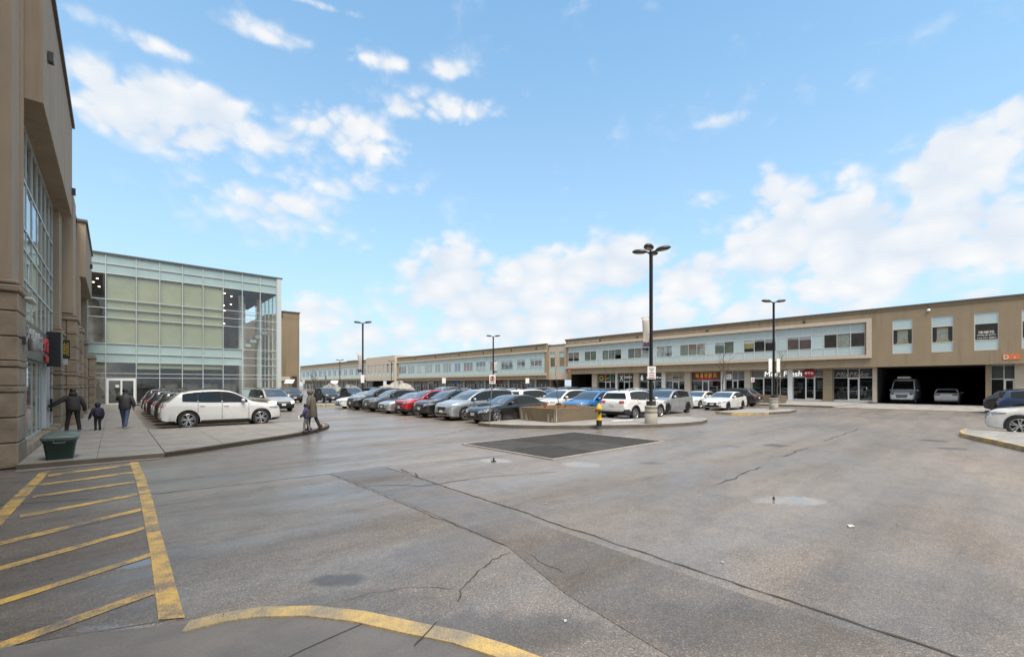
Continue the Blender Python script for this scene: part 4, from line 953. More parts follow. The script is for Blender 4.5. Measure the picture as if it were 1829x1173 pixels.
pillar(29.05, 31.2, -1.30, 5.0, w=.9)
pillar(34.2, 35.6, -1.30, 4.9, w=.6)
pillar(39.5, 41, -1.30, 4.6, w=.6)
pillar(47, 49.5, -1.10, 4.0, w=.9)
mb = MB()
mb.box(-6, PX0 - .12, 15.85, 17.05, 4.52, 20, 'stucco_left')                      # pier above the first pillar
mb.box(-2.30, PX0 - .06, 17.05, 17.2, 4.5, 20, 'stucco_left')
mb.box(-14, -2.05, -2, 15.9, 4.6, 20, 'stucco_left'); mb.box(-14, -4.2, -2, 15.8, 0, 4.598, 'stone')
part('wall', mb, lb)
pbox('pier', -3, PX0 - .08, 27.6, 28.85, 4.52, 11.6, 'stucco_left', lb)
pbox('pier', -3, -1.42, 29.0, 31.0, 5.32, 10.9, 'stucco_left', lb)
pbox('pier', -3, -1.42, 34.3, 35.5, 5.22, 10.8, 'stucco_left', lb); pbox('pier', -3, -1.42, 43.2, 44.2, .1, 10.8, 'stucco_left', lb)
mb = MB(); mb.box(-6, -1.43, 17.45, 28.6, 9.62, 13.75, 'stucco_left'); part('bulkhead', mb, lb)
pbox('parapet_cap', -6, -1.34, 17.3, 28.7, 13.751, 13.9, 'cap_metal', lb)
mb = MB(); mb.box(-6, -1.18, 34.4, 43.2, 8.0, 11.05, 'stucco_left'); part('bulkhead', mb, lb)
pbox('parapet_cap', -6, -1.1, 34.3, 43.3, 11.051, 11.18, 'cap_metal', lb)
pbox('parapet_cap', -6, -1.5, 28.75, 34.3, 10.9, 11.02, 'cap_metal', lb)
mb = MB(); mb.box(-6, -2.5, 28.6, 57, 10.0, 10.88, 'stucco_left'); mb.box(-6, -2.1, 43.2, 56.9, 9, 10.5, 'stucco_left'); part('wall', mb, lb)
pbox('pier', -3, -1.7, 44.3, 56.8, 6.0, 9.0, 'spandrel', lb)
# glazing between the piers
def glaze(y0, y1, X, zs, n, spz=(), blinds=True):
    w = (y1 - y0) / n
    for i in range(n):
        for r in range(len(zs) - 1):
            sp = r in spz
            pbox('glass_panel' if sp else 'window_pane', X - .03, X - .01, y0 + i*w + .03, y0 + (i+1)*w - .03, zs[r] + .03, zs[r+1] - .03, 'spandrel' if sp else 'glass_clear', lb)
            if not sp and blinds and r >= 2: pbox('window_blind', X - .2, X - .18, y0 + i*w + .05, y0 + (i+1)*w - .05, zs[r], zs[r+1] - (.0 if (i + r) % 3 else .5), 'blind_grey', lb)
    for i in range(n + 1): pbox('mullion', X - .08, X + .012, y0 + i*w - .025, y0 + i*w + .025, zs[0], zs[-1], 'mullion_grey', lb)
    for z in zs: pbox('transom', X - .076, X + .018, y0, y1, z - .03, z + .03, 'mullion_grey', lb)
glaze(17.2, 27.5, -1.98, [.35, 2.75, 3.9, 5.1, 6.0, 6.6, 8.0, 9.6], 8, spz=())
glaze(31.2, 34.3, -1.6, [.35, 2.75, 3.9, 5.3, 6.2, 8.0, 9.0, 10.0], 3)
glaze(35.6, 43.2, -1.75, [.35, 2.75, 3.9, 5.3, 6.2, 8.0], 5)
glaze(44.3, 56.8, -1.8, [.35, 2.7, 4.2, 6.0], 7)
mb = MB(); mb.face([(-6, 15.5, 0), (-6, 57, 0), (-6, 57, 13), (-6, 15.5, 13)], 'interior_mid'); part('interior_wall', mb, lb)
for k in range(7): pbox('sill_block', -2.0, -1.72, 17.25 + k*1.45, 18.65 + k*1.45, .10, .34, 'stone', lb, .01)
pbox('sill_block', -1.95, -1.55, 23.4, 23.7, .12, .42, 'stone', lb, .01)
for (y, z0, z1, mt) in ((18.6, .6, 1.6, 'poster_pale'), (19.9, .6, 1.5, 'poster_green'), (21.2, .7, 1.9, 'poster_red'), (22.4, .7, 1.5, 'poster_collage')): pbox('window_poster', -2.06, -2.05, y - .5, y + .5, z0, z1, mt, lb)
for y in (24.1, 25.2): pbox('door_stile', -2.0, -1.9, y, y + .09, .14, 2.72, 'mullion', lb)
pbox('door_handle', -1.88, -1.80, 25.05, 25.1, .95, 1.45, 'black_metal', lb)
pbox('vent_louvre', -2.04, -2.0, 14.6, 15.3, 9.6, 11.2, 'cap_metal', lb)
for (x, y, z) in ((-1.42, 18.4, 11.3), (-1.42, 28.2, 10.6), (-1.17, 40, 9.6)): pbox('wall_lamp', x, x + .12, y, y + .2, z, z + .28, 'lamp_metal', lb)
# spotlights on the cap of the first pillar
for k in range(3):
    mb = MB(); mb.lathe([(.035, 0), (.05, .04), (.05, .13), (.035, .16)], 8, 'x', (PX0 + .03, 16.3 + k*.35, 4.14), 'blind_grey'); part('spot_lamp', mb, lb, 40)
# wall lantern on the first pillar
mb = MB(); mb.box(PX0 + .002, PX0 + .06, 16.3, 16.42, 3.0, 3.2, 'lamp_metal'); mb.lathe([(.09, 0), (.10, .02), (.10, .30), (.09, .32)], 14, 'z', (PX0 + .17, 16.6, 2.86), 'steel_pole'); part('wall_lantern', mb, lb, 40)
# black shop sign along the storefront and the boxes that stick out beyond it
sg = thing('shop_sign', 'long black storefront sign with white and red characters above the stone pillared storefront', 'sign', (-1.9, 19.5, 3.3))
simple('sign_black', (.010, .010, .011), .35)
pbox('panel', -1.86, -1.78, 17.2, 23.4, 2.75, 3.78, 'sign_black', sg)
for i, ch in enumerate('海鮮燒烤食家'): lettering('lettering', ch, 1, (-1.75, 17.8 + i*.62, 3.36 - .03*(i % 2)), ROT_E, 'letter_dim', sg, .02, fit=(.42, .5))
for i, ch in enumerate('火鍋'): lettering('lettering', ch, 1, (-1.75, 21.8 + i*.75, 3.36), ROT_E, 'sign_red', sg, .02, fit=(.55, .5))
lettering('lettering', '餐廳', .5, (-1.75, 22.3, 2.9), ROT_E, 'sign_red', sg, .03, fit=(.9, .24))
bs = thing('box_sign', 'black projecting box sign hanging over the doorway behind the storefront sign', 'sign', (-1.6, 24, 3.2))
pbox('cabinet', -1.86, -1.48, 23.6, 24.5, 2.68, 3.96, 'sign_black', bs); pbox('bracket', -1.98, -1.86, 23.9, 24.1, 3.4, 3.6, 'black_metal', bs)
bs2 = thing('box_sign', 'small black box sign with yellow characters and a white strip by the second pillar', 'sign', (-1.2, 26, 3.2))
pbox('cabinet', -1.70, -1.38, 26.4, 26.7, 3.1, 3.88, 'sign_black', bs2); pbox('white_strip', -1.66, -1.44, 26.3, 26.36, 2.84, 3.08, 'blind_grey', bs2)
lettering('lettering', '串燒', .5, (-1.50, 26.385, 3.5), ROT_S, 'banner_gold', bs2, .01, fit=(.17, .58)); pbox('bracket', -1.98, -1.70, 26.5, 26.6, 3.6, 3.7, 'black_metal', bs2)

# ================================================================== VEHICLES
def curve(pts):
    xs = [p[0] for p in pts]; ys = [p[1] for p in pts]; n = len(xs)
    d = [(ys[i+1]-ys[i])/(xs[i+1]-xs[i]) for i in range(n-1)]
    m = [d[0]] + [0 if d[i-1]*d[i] <= 0 else 2*d[i-1]*d[i]/(d[i-1]+d[i]) for i in range(1, n-1)] + [d[-1]]
    def f(x):
        if x <= xs[0]: return ys[0]
        if x >= xs[-1]: return ys[-1]
        i = 0
        while x > xs[i+1]: i += 1
        h = xs[i+1]-xs[i]; t = (x-xs[i])/h
        return (2*t**3-3*t*t+1)*ys[i] + (t**3-2*t*t+t)*h*m[i] + (-2*t**3+3*t*t)*ys[i+1] + (t**3-t*t)*h*m[i+1]
    return f
# profiles: u is metres behind the front bumper
SPECS = {
 'suv': dict(L=4.70, W=1.90, wh=(.90, 3.74), rw=.38, clad=.36,
    top=[(0,.60),(.03,.74),(.10,.88),(.30,.985),(.70,1.045),(1.22,1.13),(1.58,1.34),(1.98,1.56),(2.3,1.64),(2.7,1.665),(3.4,1.635),(3.85,1.575),(4.02,1.52),(4.44,1.16),(4.56,1.10),(4.66,.95),(4.70,.70)],
    bot=[(0,.40),(.05,.30),(.35,.22),(1.4,.20),(3.3,.20),(4.2,.25),(4.62,.36),(4.70,.46)], belt=[(0,.58),(.12,.80),(.5,.94),(1.2,1.065),(3.0,1.10),(4.2,1.15),(4.5,1.05),(4.7,.72)],
    plan=[(0,.72),(.04,.80),(.16,.89),(.45,.965),(1.0,.99),(2.4,1),(3.6,.995),(4.2,.975),(4.55,.945),(4.66,.91),(4.70,.86)],
    ws=(1.25,2.02), rear=('v',1.16,1.50,4.6), win=[(1.50,2.46),(2.52,3.36),(3.42,3.92)], hl=(.72,.85,.50,.985), tl=(.92,1.06,.46,.995), grille=(.50,.80,.40), rails=(2.2,3.9)),
 'crossover': dict(L=4.60, W=1.86, wh=(.88, 3.57), rw=.36, clad=.46,
    top=[(0,.62),(.03,.82),(.10,.96),(.32,1.03),(.75,1.07),(1.10,1.11),(1.50,1.34),(1.92,1.57),(2.2,1.655),(2.8,1.69),(3.6,1.67),(4.05,1.61),(4.18,1.55),(4.40,1.19),(4.50,1.13),(4.58,.98),(4.60,.72)],
    bot=[(0,.42),(.05,.30),(.35,.23),(1.4,.21),(3.2,.21),(4.1,.27),(4.54,.38),(4.60,.5)], belt=[(0,.6),(.1,.86),(.5,.99),(1.15,1.075),(3.0,1.115),(4.1,1.17),(4.4,1.07),(4.6,.74)],
    plan=[(0,.70),(.04,.80),(.16,.90),(.45,.965),(1.0,.99),(2.4,1),(3.6,.995),(4.2,.98),(4.45,.955),(4.56,.93),(4.60,.88)],
    ws=(1.14,1.98), rear=('v',1.19,1.53,4.5), win=[(1.36,2.40),(2.46,3.36),(3.42,3.98)], hl=(.80,.92,.52,.985), tl=(.96,1.10,.50,.995), grille=(.52,.84,.46), rails=(2.1,3.85), arch=True),
 'sedan': dict(L=4.86, W=1.84, wh=(.92, 3.74), rw=.335, clad=.20,
    top=[(0,.50),(.03,.60),(.12,.70),(.35,.80),(.9,.90),(1.35,.965),(1.75,1.13),(2.25,1.345),(2.6,1.43),(3.0,1.45),(3.4,1.42),(3.8,1.31),(4.25,1.09),(4.45,1.045),(4.72,1.03),(4.80,.94),(4.85,.74),(4.86,.62)],
    bot=[(0,.32),(.05,.22),(.35,.17),(1.4,.16),(3.3,.16),(4.4,.20),(4.8,.30),(4.86,.40)], belt=[(0,.48),(.12,.64),(.5,.78),(1.3,.915),(2.8,.965),(4.0,1.01),(4.6,.98),(4.86,.64)],
    plan=[(0,.62),(.05,.74),(.18,.86),(.5,.955),(1.0,.99),(2.4,1),(3.7,.99),(4.3,.965),(4.65,.93),(4.8,.87),(4.86,.80)],
    ws=(1.42,2.32), rear=('d',3.52,4.20), win=[(1.66,2.62),(2.68,3.50),(3.55,3.95)], hl=(.58,.68,.48,.985), tl=(.80,.93,.40,.995), grille=(.34,.62,.42), rails=None),
 'minivan': dict(L=5.10, W=1.98, wh=(.98, 3.98), rw=.36, clad=.22,
    top=[(0,.58),(.03,.72),(.10,.84),(.35,.97),(.8,1.06),(1.10,1.13),(1.6,1.40),(2.05,1.60),(2.5,1.70),(3.2,1.735),(4.1,1.72),(4.55,1.66),(4.68,1.58),(4.90,1.22),(4.98,1.06),(5.07,.86),(5.10,.68)],
    bot=[(0,.36),(.05,.25),(.35,.19),(1.4,.17),(3.6,.17),(4.6,.22),(5.03,.34),(5.10,.44)], belt=[(0,.56),(.12,.76),(.5,.92),(1.2,1.05),(3.2,1.10),(4.6,1.14),(4.9,1.05),(5.1,.7)],
    plan=[(0,.64),(.05,.76),(.18,.87),(.5,.96),(1.0,.99),(2.4,1),(4.1,.995),(4.6,.98),(4.95,.95),(5.06,.92),(5.10,.86)],
    ws=(1.14,2.10), rear=('v',1.2,1.58,5.0), win=[(1.42,2.66),(2.72,3.72),(3.78,4.52)], hl=(.72,.83,.48,.985), tl=(.94,1.12,.56,.995), grille=(.54,.76,.42), rails=(2.6,4.4)),
 'old_minivan': dict(L=4.75, W=1.86, wh=(.92, 3.72), rw=.32, clad=.66,
    top=[(0,.62),(.03,.74),(.12,.84),(.4,.93),(.85,1.03),(1.1,1.10),(1.6,1.42),(1.95,1.62),(2.3,1.69),(3.0,1.71),(4.2,1.69),(4.5,1.60),(4.66,1.1),(4.72,.9),(4.75,.66)],
    bot=[(0,.38),(.05,.28),(.35,.22),(1.4,.20),(3.4,.20),(4.3,.24),(4.7,.34),(4.75,.42)], belt=[(0,.6),(.12,.78),(.5,.90),(1.1,1.0),(3.0,1.02),(4.4,1.02),(4.75,.68)],
    plan=[(0,.76),(.05,.84),(.18,.92),(.5,.975),(1.0,.99),(2.4,1),(4.0,.995),(4.5,.97),(4.7,.9),(4.75,.82)],
    ws=(1.08,2.02), rear=('v',1.1,1.55,4.7), win=[(1.3,2.3),(2.38,3.3),(3.38,4.3)], hl=(.62,.78,.56,.98), tl=(.7,1.1,.80,.99), grille=(.60,.76,.50), rails=(2.4,4.2)),
 'cargo_van': dict(L=5.9, W=2.02, wh=(1.0, 4.66), rw=.36, clad=.52,
    top=[(0,.70),(.03,.86),(.10,1.04),(.4,1.24),(.8,1.36),(1.02,1.48),(1.35,2.0),(1.62,2.36),(1.9,2.56),(2.4,2.64),(4,2.66),(5.6,2.64),(5.82,2.56),(5.88,1.4),(5.9,.8)],
    bot=[(0,.42),(.05,.30),(.35,.24),(1.5,.24),(4.2,.24),(5.5,.28),(5.85,.4),(5.9,.5)], belt=[(0,.68),(.1,.98),(.5,1.2),(1.0,1.3),(3,1.32),(5.6,1.32),(5.9,.8)],
    plan=[(0,.80),(.05,.87),(.2,.94),(.5,.98),(1.0,1),(3,1),(5.4,1),(5.8,.98),(5.9,.94)],
    ws=(1.04,1.66), rear=('v',1.5,2.2,5.9), win=[(1.3,2.05)], hl=(.95,1.18,.62,.98), tl=(.9,1.4,.86,.99), grille=(.66,.98,.50), rails=None, tumble=.11),
}
def clad_at(S, u):
    return S['clad'] + (.16*min(1, max(0, (u - (S['L'] - .62))/.2)) if S.get('arch') else 0)
def car_ring(S, u):
    zt, zb, zbelt = S['_t'](u), S['_b'](u), S['_l'](u); w = S['_p'](u) * S['W'] / 2
    zbelt = min(zbelt, zt - .035); gh = zt - zbelt; hgt = zbelt - zb
    tm = S.get('tumble', .27); wr = .965*w - tm*gh
    c = min(max(clad_at(S, u), zb + .05), zbelt - .12)
    zm = max(c + .03, zb + .58*hgt)
    rc = min(.07, gh*.45)
    zq = max(c + .05, zb + .50*hgt); zs = max(zq + .05, zb + .80*hgt)
    return [(0, zb), (.80*w, zb), (.955*w, zb + .03), (.988*w, c), (.974*w, zq), (1.0*w, zs), (.992*w, zs + .4*(zbelt - zs)), (.963*w, zbelt), (.955*w, zbelt + .12*gh),
            (.965*w - tm*gh*.5, zbelt + .5*gh), (.965*w - tm*(gh - rc) , zt - rc), (wr - rc*.45, zt - rc*.38), (wr*.78, zt - .006), (wr*.42, zt + .004), (0, zt + .008)]
def make_body(S):
    S['_t'], S['_b'], S['_l'], S['_p'] = curve(S['top']), curve(S['bot']), curve(S['belt']), curve(S['plan'])
    L = S['L']; us = [0, .015, .04, .08, .13, .2, .3] + [L*i/46 for i in range(4, 44)] + [L-.3, L-.22, L-.15, L-.1, L-.06, L-.03, L-.012, L]
    us = sorted(set(round(u, 4) for u in us)); us = [u for i, u in enumerate(us) if i == 0 or u - us[i-1] > .008]
    mb = MB(); rows = []
    for u in us:
        r = car_ring(S, u); x = L/2 - u
        rows.append([(x, y, z) for (y, z) in r] + [(x, -y, z) for (y, z) in r[-2:0:-1]])
    mb.grid(rows, closed=True); n = len(rows[0])
    mb.f.append(tuple(range(n))); mb.f.append(tuple(reversed(range(len(mb.v) - n, len(mb.v))))); mb.m += [0, 0]
    return mb, us
def bake(me, cut):
    o = bpy.data.objects.new('b', me); c = bpy.data.objects.new('c', cut); COL.objects.link(o); COL.objects.link(c)
    md = o.modifiers.new('b', 'BOOLEAN'); md.operation = 'DIFFERENCE'; md.object = c; md.solver = 'EXACT'
    dg = bpy.context.evaluated_depsgraph_get(); dg.update()
    r = bpy.data.meshes.new_from_object(o.evaluated_get(dg)); bpy.data.objects.remove(o); bpy.data.objects.remove(c); return r
class CarKind: pass
def recalc(me):
    bm = bmesh.new(); bm.from_mesh(me); bmesh.ops.recalc_face_normals(bm, faces=bm.faces[:]); bm.to_mesh(me); bm.free()
def build_kind(key):
    S = SPECS[key]; L, W, rw = S['L'], S['W'], S['rw']; K = CarKind(); K.S = S; K.parts = []
    mb, us = make_body(S); me = mb.mesh('body', ['paint_white']); recalc(me)
    bvh = BVHTree.FromPolygons([v.co.copy() for v in me.vertices], [tuple(p.vertices) for p in me.polygons])
    cut = MB(); Rw = rw + .055
    for wu in S['wh']:
        for s in (-1, 1):
            a, c = sorted((s*(W/2 + .3), s*(W/2 - .30)))
            cut.lathe([(Rw, a), (Rw, c)], 28, 'y', (L/2 - wu, 0, rw + .01))
    cm = cut.mesh('cut', ['rubber']); recalc(cm)
    body = bake(me, cm); body.materials.clear()
    for mt in ('paint_white', 'black_plastic'): body.materials.append(M[mt])
    for p in body.polygons:
        c = p.center; k = 0
        if c.z < clad_at(S, L/2 - c.x): k = 1
        for wu in S['wh']:
            dx, dz = c.x - (L/2 - wu), c.z - rw - .01; d = math.hypot(dx, dz)
            if d < Rw + .012 and abs(c.y) < W/2 - .002 and (abs(abs(c.y) - (W/2 - .30)) < .02 or (dx*p.normal.x + dz*p.normal.z) < -.2*d): k = 1
        p.material_index = k; p.use_smooth = True
    body.set_sharp_from_angle(angle=R(38)); K.body = body
    def patch(name, pts_rows, direction, off, mat, smooth=True):
        d = Vector(direction).normalized(); rows = []
        for r in pts_rows:
            rr = []
            for p in r:
                p = Vector(p); hit = bvh.ray_cast(p - d*3, d); k_ = 0
                while hit[0] is None and k_ < 30: p.y *= .985; k_ += 1; hit = bvh.ray_cast(p - d*3, d)
                if hit[0] is None: return None
                rr.append(tuple(hit[0] - d*off))
            rows.append(rr)
        q = MB(); q.grid(rows, mat); m_ = q.mesh(name, None, 60 if smooth else None); recalc_dir(m_, d); return m_
    def recalc_dir(m_, d):
        s = sum((p.normal.dot(d) for p in m_.polygons))
        if s > 0: m_.flip_normals()
    def add(name, m_, mat=None, sub=None):
        if m_ is not None: K.parts.append((name, m_, sub))
    # windscreen
    u0, u1 = S['ws']
    def ky(u, k=.06): return max(.1, car_ring(S, u)[11][0] - k)
    rows = [[(L/2 - u, ky(u)*t, 0) for t in [i/5 for i in range(-5, 6)]] for u in [u0 + (u1-u0)*j/8 for j in range(9)]]
    add('windscreen', patch('windscreen', [[(x, y, 1) for x, y, _ in r] for r in rows], (0, 0, -1), .012, 'windscreen_glass' if key != 'cargo_van' else 'car_glass'))
    rr = S['rear']
    if rr[0] == 'v':
        zz0, zz1 = rr[1], rr[2]
        def kz(z): return W/2*(.88 - .22*(z - zz0)/(zz1 - zz0)*S.get('tumble', .27)/.27)
        add('rear_window', patch('rear_window', [[(-L/2, kz(z)*t, z) for t in [i/5 for i in range(-5, 6)]] for z in [zz0 + (zz1-zz0)*j/5 for j in range(6)]], (1, 0, 0), .012, 'car_glass'))
    else:
        rows = [[(L/2 - u, ky(u, .07)*t, 1) for t in [i/5 for i in range(-5, 6)]] for u in [rr[1] + (rr[2]-rr[1])*j/8 for j in range(9)]]
        add('rear_window', patch('rear_window', rows, (0, 0, -1), .012, 'car_glass'))
    # side glass over a black surround
    def sidez(u):
        lo = S['_l'](u) + .035; hi = min(S['_t'](u) - .085, 99); return lo, hi
    def sidepatch(name, ua, ub, s, off, mat, g=0.):
        cols = []
        n = max(4, int((ub-ua)/.09))
        for i in range(n+1):
            u = ua + (ub-ua)*i/n; lo, hi = sidez(u); lo -= g; hi += g
            if hi - lo < .02: hi = lo + .02
            cols.append([(L/2 - u, s*W/2, lo + (hi-lo)*j/4) for j in range(5)])
        return patch(name, cols, (0, -s, 0), off, mat)
    for s in (1, -1):
        add('window_trim', sidepatch('window_trim', S['win'][0][0] - .03, S['win'][-1][1] + .03, s, .004, 'car_black_trim', .018))
        for (a, c) in S['win']: add('side_window', sidepatch('side_window', a, c, s, .010, 'car_glass'))
    # lamps, grille, plates
    for s in (1, -1):
        z0, z1, a, c = S['hl']
        K.parts.append(('headlight', patch('headlight', [[(L/2, s*W/2*(a + (c-a)*i/6), z0 + (z1-z0)*j/3 + .05*i/6 - (0.05*(1-j/3))*(1-i/6)) for i in range(7)] for j in range(4)], (-1, 0, 0), .012, 'headlight'), 'hl'))
        z0, z1, a, c = S['tl']
        add('taillight', patch('taillight', [[(-L/2, s*W/2*(a + (c-a)*i/6), z0 + (z1-z0)*j/3) for i in range(7)] for j in range(4)], (1, 0, 0), .012, 'taillight'))
    if key != 'cargo_van':
        for s in (1, -1):                                 # lamp corners that wrap onto the flanks
            tz0, tz1 = S['tl'][0], S['tl'][1]; add('taillight', patch('taillight', [[(-L/2 + .07 + (.34 if j else .20)*i/5 , s*W/2, tz0 + (tz1-tz0)*j/2 + .02*i/5) for i in range(6)] for j in range(3)], (0, -s, 0), .010, 'taillight'))
            hz0, hz1 = S['hl'][0], S['hl'][1]; K.parts.append(('headlight', patch('headlight', [[(L/2 - .16 - .40*i/5, s*W/2, hz0 + .05 + (hz1 - hz0 - .02)*j/2*(1 - .6*i/5) + .05*i/5) for i in range(6)] for j in range(3)], (0, -s, 0), .010, 'headlight'), 'hl'))
    z0, z1, a = S['grille']
    gm = patch('grille', [[(L/2, W/2*a*t*(.8 + .2*j/3), z0 + (z1-z0)*j/3) for t in [i/4 for i in range(-4, 5)]] for j in range(4)], (-1, 0, 0), .012, 'car_black_trim')
    add('grille', gm)
    gb_ = MB()
    for j in range(3):
        z = z0 + (z1-z0)*(.25 + .25*j); rows = []
        hitp = []
        for t in [i/4 for i in range(-4, 5)]:
            h = bvh.ray_cast(Vector((L, W/2*a*.85*t, z)), Vector((-1, 0, 0)))[0]
            if h: hitp.append((h.x + .018, h.y, h.z))
        if len(hitp) > 2: gb_.tube(hitp, .011, 5, 'chrome')
    if gb_.v: add('grille_bar', gb_.mesh('grille_bar', None, 50))
    zl = S['bot'][1][1] + .06
    add('lower_intake', patch('lower_intake', [[(L/2, W/2*.72*t, zl + .13*j/2) for t in [i/4 for i in range(-4, 5)]] for j in range(3)], (-1, 0, 0), .010, 'car_black_trim'))
    for (xs, d, z) in ((1, (-1, 0, 0), zl + .2), (-1, (1, 0, 0), (S['tl'][0] - .10) if key not in ('sedan',) else .62)):
        h = bvh.ray_cast(Vector((xs*L, 0, z)), Vector(d))[0]
        if h: 
            q = MB(); q.box(h.x - .012, h.x + .022, -.15, .15, z - .075, z + .075, 'plate') if xs > 0 else q.box(h.x - .022, h.x + .012, -.15, .15, z - .075, z + .075, 'plate'); add('number_plate', q.mesh('number_plate'))
    # mirrors, handles, door seams, rails
    um = S['ws'][0] + .42
    for s in (1, -1):
        q = MB(); zc = S['_l'](um) + .11; yc = s*(W/2 + .06); xc = L/2 - um
        rows = []
        for i in range(7):
            t = -PI/2 + PI*i/6; rr_ = max(.02, math.cos(t)) ; rows.append([(xc + .085*rr_*math.cos(f) , yc + .13*math.sin(t), zc + .085*rr_*math.sin(f)) for f in [2*PI*k/10 for k in range(10)]])
        q.grid(rows, 'paint_white', True); q.box(xc - .03, xc + .03, min(s*(W/2 - .10), yc), max(s*(W/2 - .10), yc), zc - .10, zc - .05, 'car_black_trim'); K.parts.append(('mirror', q.mesh('mirror', None, 60), 'paint'))
        seam = MB()
        for u in (S['win'][0][0] - .08,) + tuple(w[1] + .03 for w in S['win'][:2]):
            col = []
            zlo, zhi = S['clad'] + .03 if S['clad'] < .5 else .4, S['_l'](u) - .01
            for j in range(7):
                z = zlo + (zhi - zlo)*j/6; h = bvh.ray_cast(Vector((L/2 - u, s*W, z)), Vector((0, -s, 0)))[0]
                if h: col.append(h)
            if len(col) == 7: seam.grid([[(h.x - .009, h.y + s*.004, h.z), (h.x + .009, h.y + s*.004, h.z)] for h in col], 'car_black_trim')
        if seam.v: add('door_seam', seam.mesh('door_seam'))
        for w in S['win'][:2]:
            u = w[1] - .12; z = S['_l'](u) - .12; h = bvh.ray_cast(Vector((L/2 - u, s*W, z)), Vector((0, -s, 0)))[0]
            if h:
                q = MB(); q.box(h.x - .1, h.x + .1, min(h.y - .01, h.y + .03*s), max(h.y + .01, h.y + .03*s), z - .014, z + .014, 'paint_white'); K.parts.append(('door_handle', q.mesh('door_handle'), 'paint'))
        if S['rails']:
            a, c = S['rails']; pts = []
            for i in range(9):
                u = a + (c-a)*i/8; r = car_ring(S, u)[12]; pts.append((L/2 - u, s*(r[0] + .02), r[1] + (.05 if 0 < i < 8 else .0)))
            q = MB(); q.tube(pts, .017, 6, 'car_black_trim'); add('roof_rail', q.mesh('roof_rail', None, 50))
        if S.get('arch') or key == 'suv':
            for wu in S['wh']:
                q = MB(); rows = []
                for i in range(15):
                    t = PI*(-.06 + 1.12*i/14); ring = []
                    for rr_ in (Rw - .005, Rw + (.075 if S.get('arch') else .02)):
                        x, z = L/2 - wu + rr_*math.cos(t), rw + .01 + rr_*math.sin(t)
                        h = bvh.ray_cast(Vector((x, s*W, max(z, .26))), Vector((0, -s, 0)))[0]
                        ring.append((x, (h.y if h else s*W/2*.97) + s*.012, z))
                    rows.append(ring)
                q.grid(rows, 'black_plastic' if S.get('arch') else 'paint_white'); K.parts.append(('wheel_arch_trim', q.mesh('wheel_arch_trim', None, 60), None if S.get('arch') else 'paint'))
    # shark fin
    if key in ('suv', 'crossover', 'sedan'):
        u = L - (1.35 if key == 'sedan' else .75); zt_ = S['_t'](u); q = MB(); q.face([(L/2-u+.1, 0, zt_), (L/2-u-.08, .02, zt_), (L/2-u-.08, 0, zt_+.08)], 'car_black_trim'); q.face([(L/2-u+.1, 0, zt_), (L/2-u-.08, 0, zt_+.08), (L/2-u-.08, -.02, zt_)], 'car_black_trim'); add('antenna', q.mesh('antenna'))
    # wheels
    def wheel(rim_mat, spokes):
        t = MB(); tw = .115; t.lathe([(rw*.66, -tw*.8), (rw*.80, -tw), (rw*.95, -tw*.95), (rw, -tw*.6), (rw, tw*.6), (rw*.95, tw*.95), (rw*.80, tw), (rw*.66, tw*.8)], 26, 'y', (0, 0, 0), 'rubber', False)
        t.lathe([(rw*.67, -.02), (.02, -.02)], 20, 'y', (0, 0, 0), 'brake', False)
        tm = t.mesh('tyre', None, 40); r = MB()
        r.lathe([(rw*.67, .04), (rw*.695, .105), (rw*.66, .112), (rw*.61, .085), (rw*.60, .03)], 26, 'y', (0, 0, 0), rim_mat, False)
        r.lathe([(.075, .03), (.07, .085), (.03, .095), (.005, .095)], 12, 'y', (0, 0, 0), rim_mat, False)
        for k in range(spokes):
            for dlt in (-.14, .14):
                a = 2*PI*k/spokes + dlt; a2 = 2*PI*k/spokes + dlt*1.5
                c0, s0, c1, s1 = math.cos(a), math.sin(a), math.cos(a2), math.sin(a2); w_ = .019
                p = [(.05*c0 - w_*s0, .05*s0 + w_*c0), (rw*.64*c1 - w_*s1, rw*.64*s1 + w_*c1), (rw*.64*c1 + w_*s1, rw*.64*s1 - w_*c1), (.05*c0 + w_*s0, .05*s0 - w_*c0)]
                hi = (.085, .092, .092, .085); i0 = len(r.v); kk = r.slot(rim_mat)
                r.v += [(p[j][0], hi[j], p[j][1]) for j in range(4)] + [(p[j][0], .03, p[j][1]) for j in range(4)]
                for q in ((0,1,2,3),(0,4,5,1),(2,6,7,3),(1,5,6,2),(3,7,4,0)): r.f.append(tuple(i0 + j for j in q)); r.m.append(kk)
        rm = r.mesh('rim', None, 35); recalc(rm); return tm, rm
    K.wheels = {False: wheel('rim_silver', 5), True: wheel('rim_dark', 5)}
    return K
KINDS_ = {}
